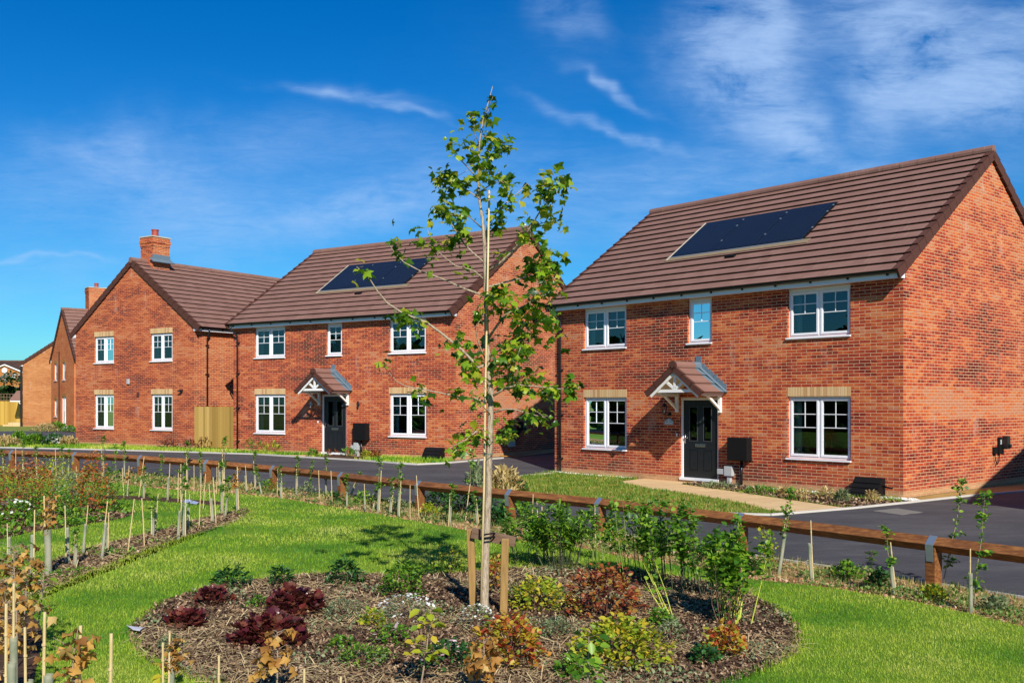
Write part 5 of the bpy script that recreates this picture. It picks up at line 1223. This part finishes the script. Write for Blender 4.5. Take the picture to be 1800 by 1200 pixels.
row('in the far lawn row', [('cane', 136, 872, 135, 819), ('leafy', 189, 872, 190, 821), ('cane', 218, 874, 214, 822), ('dead', 224, 872, 228, 818), ('leafy', 254, 876, 256, 821), ('cane', 244, 874, 252, 802), ('tube', 296, 879, 299, 814), ('cane', 313, 882, 313, 825), ('cane', 318, 884, 318, 815),
     ('cane', 341, 866, 341, 817), ('cane', 381, 868, 381, 820), ('cane', 394, 872, 394, 820)], 'saplings in the middle row')
row('along the rail\'s left stretch', [('leafy', 8, 832, 4, 790), ('cane', 27, 838, 27, 786), ('leafy', 65, 838, 65, 785), ('leafy2', 40, 838, 38, 778), ('cane', 99, 842, 97, 790), ('tube', 92, 835, 94, 812), ('leafy', 111, 840, 111, 785), ('leafy', 119, 838, 120, 790), ('leafy2', 180, 843, 178, 768), ('tube', 183, 842, 184, 815), ('leafy', 219, 842, 218, 776), ('whip', 205, 845, 205, 782),
     ('whip', 287, 852, 287, 800), ('leafy', 328, 852, 328, 776), ('leafy2', 391, 856, 391, 770), ('tube', 385, 858, 384, 812), ('leafy', 352, 855, 352, 795), ('tube', 435, 867, 432, 817), ('leafy2', 448, 862, 444, 795), ('leafy', 461, 871, 450, 820), ('cane', 442, 868, 452, 842)], 'saplings along the left stretch of the knee rail')
row('along the rail\'s middle stretch', [('cane', 487, 874, 489, 822), ('leafy', 496, 876, 494, 819), ('leafy', 520, 872, 521, 802), ('whip', 545, 872, 549, 810), ('cane', 562, 882, 560, 826), ('leafy2', 574, 872, 574, 805), ('cane', 584, 890, 582, 827), ('leafy', 610, 892, 610, 834),
     ('leafy', 612, 876, 634, 825), ('leafy', 655, 899, 660, 860), ('leafy2', 667, 902, 671, 805), ('leafy', 687, 906, 694, 839), ('leafy', 702, 909, 706, 815), ('cane', 721, 914, 721, 852), ('cane', 737, 914, 732, 835), ('tube', 643, 898, 640, 850)], 'saplings along the middle stretch of the knee rail')
row('by the rail behind the trunk', [('leafy', 788, 925, 792, 850), ('whip', 825, 900, 833, 793), ('leafy', 842, 923, 836, 862), ('cane', 818, 918, 826, 850), ('leafy', 928, 943, 928, 895), ('tube', 954, 946, 953, 890), ('leafy', 979, 952, 978, 888), ('cane', 1047, 965, 1046, 888), ('tube', 1146, 974, 1146, 935), ('leafy', 1184, 981, 1184, 905), ('cane', 946, 925, 943, 870), ('cane', 935, 926, 937, 868)], 'saplings along the rail right of the trunk')
row('on the right soil strip', [('leafy', 1366, 1012, 1388, 858), ('tube', 1430, 1022, 1425, 914), ('leafy2', 1576, 1046, 1562, 925), ('tube', 1706, 1077, 1703, 963), ('whip', 1708, 1075, 1722, 868), ('whip', 1652, 1030, 1684, 842), ('whip', 1510, 1035, 1530, 965), ('whip', 1240, 985, 1218, 905)], 'saplings on the right hand soil strip')
def low(kind, x, ty, h=.95): Y = F * (CZ - h) / (ty - H0); return (kind, x, H0 + F * CZ / Y, x + 4, ty)
row('in the near left corner', [low('tube', 74, 1075), low('tube', 25, 1022), low('wide', 136, 1099), low('tube', 193, 1111), low('tube', 8, 1060), low('tube', 44, 1100, .85)], 'saplings in the near corner')
row('fronting the oval bed', [low('cane', 285, 1127, .6), low('dead', 294, 1112, .6), low('cane', 383, 1150, .6), low('cane', 532, 1175, .6), low('cane', 595, 1187, .6)], 'canes at the front of the oval bed')
for o in list(PROTO.values()):
    for c in list(o.children): bpy.data.objects.remove(c, do_unlink=True)
    bpy.data.objects.remove(o, do_unlink=True)

# larger young broadleaved saplings in the front of the bed
def young(label, bx, by, tx, ty, mat, n, lf, tmpl=OVAL, spread=.14, pt_h=None):
    p = G(bx, by); root = empty('young_sapling', label, 'sapling', p); sc = p.y / F; T = Vector(((tx - bx) * sc, 0, (by - ty) * sc))
    m = MB(); m.tube([(0, 0, 0), T * .5 + Vector((.01, 0, 0)), T], [.007, .006, .003], 6); P = []; A = []
    for k in range(n):
        t = random.uniform(.35, 1.02); c = T * t; a = random.uniform(0, 6.28); d = random.uniform(.02, spread) * (1.15 - .5 * t); e = c + Vector((math.cos(a) * d, math.sin(a) * d, d * .35)); m.tube([c, e], [.002, .0012], 4); P.append(tuple(e)); A.append(a - math.pi / 2)
    m.build('stem', TWIG, root); scatter('foliage', *(CRUMP if mat is L_DEAD else tmpl), np.array(P), rotmats(np.array(A), RNG.normal(-.15 if mat is not L_DEAD else -.8, .4, n), RNG.normal(0, .4, n)), lf * RNG.uniform(.7, 1.25, n), mat, root)
young('green leaved hazel sapling standing in front of the pink flowers', 738, 1215, 757, 1070, L_LIME, 44, .085)
young('green leaved hazel sapling at the bottom of the yellow spirea', 1027, 1260, 1035, 1118, L_GREEN, 40, .085)
young('withered tan leaved sapling at the bottom near the largest heuchera', 485, 1230, 487, 1110, L_DEAD, 44, .085)
young('sapling with large orange brown leaves at the bottom centre', 850, 1225, 850, 1125, L_DEAD, 44, .085)
young('sapling with red edged green leaves beside the two canes', 300, 1230, 300, 1140, L_LIME, 14, .09)
young('copper leaved beech sapling at the lower left corner', 30, 1175, 24, 975, L_DEAD, 120, .075, OVAL, .28)
young('second copper leaved beech sapling nearest the lower left edge', 8, 1250, 10, 1060, L_DEAD, 60, .08, OVAL, .25)
young('bright green sapling at the left edge below the front mulch row', 30, 1050, 22, 960, L_GREEN, 90, .07, OVAL, .28)
young('thin leafy green sapling between the corner canes and the front mulch row', 62, 1130, 78, 1000, L_LIME, 26, .07, OVAL, .12)
young('small green sapling in the grass above the near left corner canes', 42, 1090, 46, 1010, L_GREEN, 60, .06, OVAL, .2)

# ------------------------------------------------------------------ the young maple
TY = 10.11
def wp(px, py, dy=0.0): return PT(px, py, TY + dy)
tb = G(850, 1075)
tree = empty('young_maple_tree', 'young maple with pale straight trunk and sparse leafy branches, in the oval bed', 'tree', tb)
Ti = Matrix.Translation(-tb)
tr = [(850, 1079, 18.5), (851, 1060, 16), (854, 960, 13.2), (858, 880, 12), (860, 800, 11), (862, 740, 10.4), (863, 700, 10), (859, 650, 9), (856, 600, 8.2), (854, 540, 7.4), (853, 470, 6.8), (851, 420, 6), (848, 385, 5.5), (843, 355, 4.6), (841, 320, 4), (841, 285, 3.5), (843, 250, 3), (848, 215, 2.4), (857, 185, 1.8), (866, 152, 1)]
m = MB(); pts = [wp(x, y, .02 * math.sin(i)) for i, (x, y, w) in enumerate(tr)]; rad = [w / 2 / F * TY for _, _, w in tr]
m.tube(pts, rad, 12, Ti); m.build('trunk', BARK, tree, smooth=True)
BRN = [  # polyline px, start width, leaf count, depth direction
 ([(855, 640), (841, 646), (812, 615), (775, 585), (750, 567), (707, 550), (680, 532), (662, 510), (651, 492), (627, 469)], 10, 52, -.5),
 ([(852, 520), (815, 507), (775, 489), (740, 477), (710, 461), (692, 442), (681, 424)], 6, 12, .5),
 ([(852, 492), (832, 475), (800, 467), (775, 447), (760, 430), (752, 405)], 5, 24, -.3),
 ([(850, 460), (832, 445), (817, 430), (800, 405), (785, 375), (779, 345), (770, 330)], 5, 60, .3),
 ([(846, 400), (830, 385), (815, 375), (800, 380), (778, 372)], 4, 32, -.4),
 ([(844, 350), (817, 332), (790, 317), (775, 310)], 4, 26, .2),
 ([(841, 318), (825, 297), (810, 282), (795, 267), (790, 258)], 4, 26, -.2),
 ([(842, 290), (834, 275), (829, 262)], 3, 10, .2),
 ([(842, 252), (834, 235), (833, 215)], 3, 18, -.1),
 ([(844, 240), (855, 240), (864, 245)], 2.5, 14, .1),
 ([(856, 200), (859, 195), (858, 191)], 2, 7, .0),
 ([(850, 210), (856, 205), (862, 206)], 2, 7, .0),
 ([(841, 300), (862, 282), (877, 270), (890, 257), (897, 257)], 4, 34, .3),
 ([(844, 337), (862, 325), (880, 318), (897, 330)], 4, 26, -.3),
 ([(853, 430), (857, 395), (875, 372), (895, 352), (915, 335), (927, 322)], 6, 50, .4),
 ([(855, 478), (882, 460), (900, 442), (920, 417), (935, 395), (950, 370), (970, 345), (987, 332)], 8, 74, -.5),
 ([(940, 395), (955, 392), (975, 388)], 3, 22, -.5),
 ([(950, 360), (953, 330), (955, 318)], 3, 22, -.5),
 ([(857, 505), (887, 496), (925, 487), (950, 470), (968, 455)], 6, 64, .5),
 ([(858, 595), (875, 570), (892, 550), (915, 541), (945, 525), (962, 505), (970, 470)], 8, 90, -.3),
 ([(925, 540), (945, 548), (965, 560), (972, 575)], 4, 44, -.2),
 ([(860, 625), (885, 612), (905, 605), (925, 592), (932, 570), (948, 560)], 6, 64, .3),
 ([(861, 665), (885, 650), (905, 640), (915, 610)], 5, 56, -.3),
 ([(863, 640), (890, 622), (900, 610)], 4, 26, .5),
 ([(863, 698), (887, 683), (910, 676), (943, 679), (978, 683), (1003, 685), (1020, 680)], 7, 66, -.4),
 ([(864, 690), (885, 672), (905, 662), (935, 668)], 4, 30, .4),
 ([(864, 726), (885, 719), (904, 719), (928, 726), (950, 732), (959, 734)], 6, 22, -.3),
 ([(864, 735), (880, 745), (889, 752)], 4, 22, .3),
 ([(862, 708), (836, 701), (809, 698), (782, 692), (749, 685), (712, 678), (697, 670), (678, 648)], 6, 30, .3),
 ([(863, 730), (850, 715), (835, 705)], 4, 20, -.4),
 ([(862, 750), (836, 759), (817, 774), (800, 782), (786, 790)], 5, 34, -.5),
 ([(857, 640), (840, 600), (835, 575), (848, 558)], 5, 10, -.2),
 ([(857, 600), (840, 620), (825, 625), (812, 640)], 4, 40, .5),
 ([(853, 515), (862, 520), (868, 520)], 4, 26, -.4),
 ([(856, 560), (866, 545), (880, 535)], 4, 16, -.4),
 ([(862, 680), (845, 665), (825, 655)], 4, 24, -.3),
]
LP = []; LA = []
for (pl, w, nl, dd) in BRN:
    n = len(pl); pts = [wp(x, y, dd * (i / max(1, n - 1)) ** 1.1 + random.gauss(0, .015)) for i, (x, y) in enumerate(pl)]
    m = MB(); rad = [max(.0024, w * .31 / F * TY * (1 - .75 * i / (n - 1))) for i in range(n)]; m.tube(pts, rad, 7, Ti)
    seg = [(pts[i], pts[i + 1]) for i in range(n - 1)]
    tot = sum((b_ - a).length for a, b_ in seg)
    nc = max(2, nl // 6)
    for c in range(nc):
        t = (1 - .78 * random.random() ** 1.25) * tot; 
        if c == 0: t = tot * .995
        for a, b_ in seg:
            L_ = (b_ - a).length
            if t <= L_ + 1e-6: break
            t -= L_
        q = a.lerp(b_, min(1, t / L_)); 
        e = q + Vector((random.gauss(0, .055), random.gauss(0, .09), random.gauss(.02, .05))); m.tube([q, e], [.003, .0018], 4, Ti)
        for k in range(max(5, int(nl * 1.6) // nc)):
            l = e + Vector((random.gauss(0, .05), random.gauss(0, .06), random.gauss(-.005, .05))); LP.append(tuple(l - tb)); LA.append(random.uniform(0, 6.28))
    m.build('branch', BARK if w > 4.5 else TWIG, tree, smooth=True)
n = len(LP)
scatter('foliage', *MAPLE, np.array(LP), rotmats(np.array(LA), RNG.normal(-.45, .7, n), RNG.normal(0, .5, n)), .100 * RNG.uniform(.45, 1.2, n), L_TREE, tree)
sc_ = empty('support_cane', 'long pale bamboo cane tied with green ties to the left of the maple trunk', 'cane', G(845, 1080))
m = MB(); I2 = Matrix.Translation(-sc_.location); cp = [wp(845, 1078, -.12), wp(851, 850, -.10), wp(853, 690, -.10), wp(857, 500, -.08), wp(860, 334, -.05)]
m.tube(cp, [.0115, .011, .011, .0105, .010], 9, I2); m.build('cane', CANE, sc_, smooth=True)
for (x, y) in ((857, 775), (857, 797)):
    m = MB(); c = wp(x, y, -.03)
    m.tube([c + Vector((.055 * math.cos(a), .09 * math.sin(a) , .004 * math.sin(a * 2))) for a in [i * math.pi / 8 for i in range(17)]], .004, 5, I2, cap=False); m.build('tie', m_plain('green_tie', (.02, .16, .10), .5), sc_)
sup = empty('tree_support', 'two timber stakes joined by a board with a black strap round the maple trunk', 'tree support', G(862, 1070))
I3 = Matrix.Translation(-sup.location)
def stake(x0, y0, x1, y1, dy, w):
    m = MB(); a, b_ = wp(x0, y0, dy), wp(x1, y1, dy); m.bar(a, b_, w, w * .8, I3, up=(0, -1, .01)); m.build('stake', STAKE, sup, bevel=.008)
stake(832.5, 1072, 826.5, 929, .13, .078); stake(885, 1085, 888, 946, -.08, .078)
m = MB(); m.bar(wp(829, 936, .07), wp(906, 952, -.01), .04, .105, I3); m.build('crossbar', CROSS, sup, bevel=.004)
m = MB()
for dz in (0, .035): 
    c = wp(857, 943, .0) + Vector((0, 0, dz - .01)); m.tube([c + Vector((.062 * math.cos(a) + .01, .10 * math.sin(a), .02 * math.cos(a + 1))) for a in [i * math.pi / 10 for i in range(21)]], .009, 6, I3, cap=False)
m.build('strap', BLACKM, sup)

# ------------------------------------------------------------------ small things on the ground
def flat(name, label, cat, mat, pts, off=.03, bump=.012, t=.004):
    w = [G(*p) for p in pts]; o = w[0]; m = MB(); n = len(w)
    vs = [(q.x - o.x, q.y - o.y, q.z - o.z + off + random.uniform(0, bump)) for q in w]; m.add(vs + [(a, b_, c - t) for a, b_, c in vs], [tuple(range(n)), tuple(range(2 * n - 1, n - 1, -1))] + [(i, i + n, (i + 1) % n + n, (i + 1) % n) for i in range(n)])
    ob = m.build(name, mat, None); ob.location = o; return setp(ob, label, cat)
flat('litter_paper', 'crumpled white and blue wrapper at the left tip of the oval bed', 'litter', m_plain('wrapper', (.62, .62, .75), .4, .5, 30), [(222, 1109), (235, 1108), (255, 1108), (249, 1114), (246, 1119), (233, 1117)], .03, .04)
flat('litter_paper', 'pale blue plastic scrap lying by the canes of the front mulch row', 'litter', m_plain('blue_scrap', (.35, .42, .62), .4, .4, 20), [(316, 881), (332, 880), (350, 885), (345, 888), (325, 885)], .02, .02)
flat('door_mat', 'straw coloured mat at the right front door', 'mat', m_wood('coir', (.30, .17, .05), (.42, .26, .09), (4, 4, 1), 8), [(1186, 839), (1222, 838), (1262, 841.5), (1228, 843.5)], .02, 0)
def m_cover():
    m, nt, b = newmat('manhole_tread'); L = nt.links; v = tco(nt); ch = nt.nodes.new('ShaderNodeTexChecker'); ch.inputs['Scale'].default_value = 22; ch.inputs['Color1'].default_value = (.10, .10, .09, 1); ch.inputs['Color2'].default_value = (.24, .23, .20, 1); L.new(v, ch.inputs[0]); L.new(ch.outputs[0], b.inputs['Base Color']); b.inputs['Roughness'].default_value = .7; return m
flat('manhole_cover', 'rectangular patterned manhole cover in the asphalt before the right house', 'manhole cover', m_cover(), [(1533, 898), (1577, 893.5), (1622, 900.5), (1583, 905)], .010, 0, .006)
flat('kerb_stone', 'broken pale kerb piece lying under the rail right of the trunk', 'stone', CONC, [(866, 912), (893, 908), (895, 911), (868, 915)], .05, 0, .05)
for (x, y, lb) in ((1718, 1037, 'pale round stone by the kerb right of the right rail post'), (1620, 1044, 'pale stone left of the right rail post')):
    p = G(x, y); o = MB(); o.add([(v[0] * .09, v[1] * .09, v[2] * .12) for v in STONE[0]], STONE[1]); ob = o.build('stone', CONC, None, bevel=.012); ob.location = p; setp(ob, lb, 'stone')
hose = [ptB(0, 0)]; hp = []
for i in range(60):
    t = i / 59; x = 1050 - 170 * math.sin(t * 3.0) if t < .5 else 1050 - 170 * math.sin(t * 3.0); y = 791 + 14 * t if t < .5 else 805 - 10 * (t - .5) * 2 + 2 * math.sin(t * 20)
    g_ = G(x + 15 * math.sin(t * 9), y); hp.append((g_.x, g_.y, g_.z + .03))
m = MB(); o0 = Vector(hp[0]); m.tube([Vector(q) - o0 for q in hp], .022, 6); ob = m.build('garden_hose', m_plain('orange_hose', (.45, .22, .03), .4), None, smooth=True); ob.location = o0; setp(ob, 'orange hose lying in the shaded drive between the two nearer houses', 'hose')

# far left hedge with white blossom, and the hedgerow that stands behind the photographer
def hedge(name, label, a, b_, h, d, n, leaf, mat, z=0):
    a, b_ = np.array(a), np.array(b_); t = RNG.random(n); c = a[None] + (b_ - a)[None] * t[:, None]; nn = np.array([-(b_ - a)[1], (b_ - a)[0]]); nn = nn / np.linalg.norm(nn)
    L_ = np.linalg.norm(b_ - a); s = t * L_
    top = h * (.82 + .12 * np.sin(s * .9) + .08 * np.sin(s * 2.3 + 1)); zz = top * RNG.random(n) ** .8; off = (RNG.random(n) ** .5) * np.sign(RNG.random(n) - .5) * d * np.sqrt(np.clip(1.05 - (zz / (top + .01)) ** 2.5, 0, 1))
    P = np.column_stack([c + nn[None] * off[:, None], zz + z])
    o = scatter(name, *ROUND, P, rotmats(RNG.uniform(0, 6.28, n), RNG.normal(.2, .6, n), RNG.normal(0, .6, n)), leaf * RNG.uniform(.6, 1.3, n), mat)
    return o
o = hedge('hedge', '', (-52, 92), (-39.5, 90), 4.4, 1.3, 16000, .30, L_HEDGE); stuff(o, 'tall dark green hedge behind the yellow fence', 'hedge')
shrub('blossom', 'white flowering bush rising above the far hedge at the left edge', 'shrub', 12, 760, 24, 20, L_HEDGE, 300, .3, flowers=(PETAL, 90, .2), pt=Vector((-44.8, 89.0, 3.6)))
o = hedge('hedgerow', '', (-40, -45), (-36, 30), 7.5, 2.5, 16000, .8, L_HEDGE); stuff(o, 'dark hedgerow bordering the park beyond the left side', 'hedge')
o = hedge('hedgerow', '', (-40, -45), (40, -60), 7.5, 2.5, 12000, .8, L_HEDGE); stuff(o, 'dark hedgerow bordering the park behind the viewpoint', 'hedge')
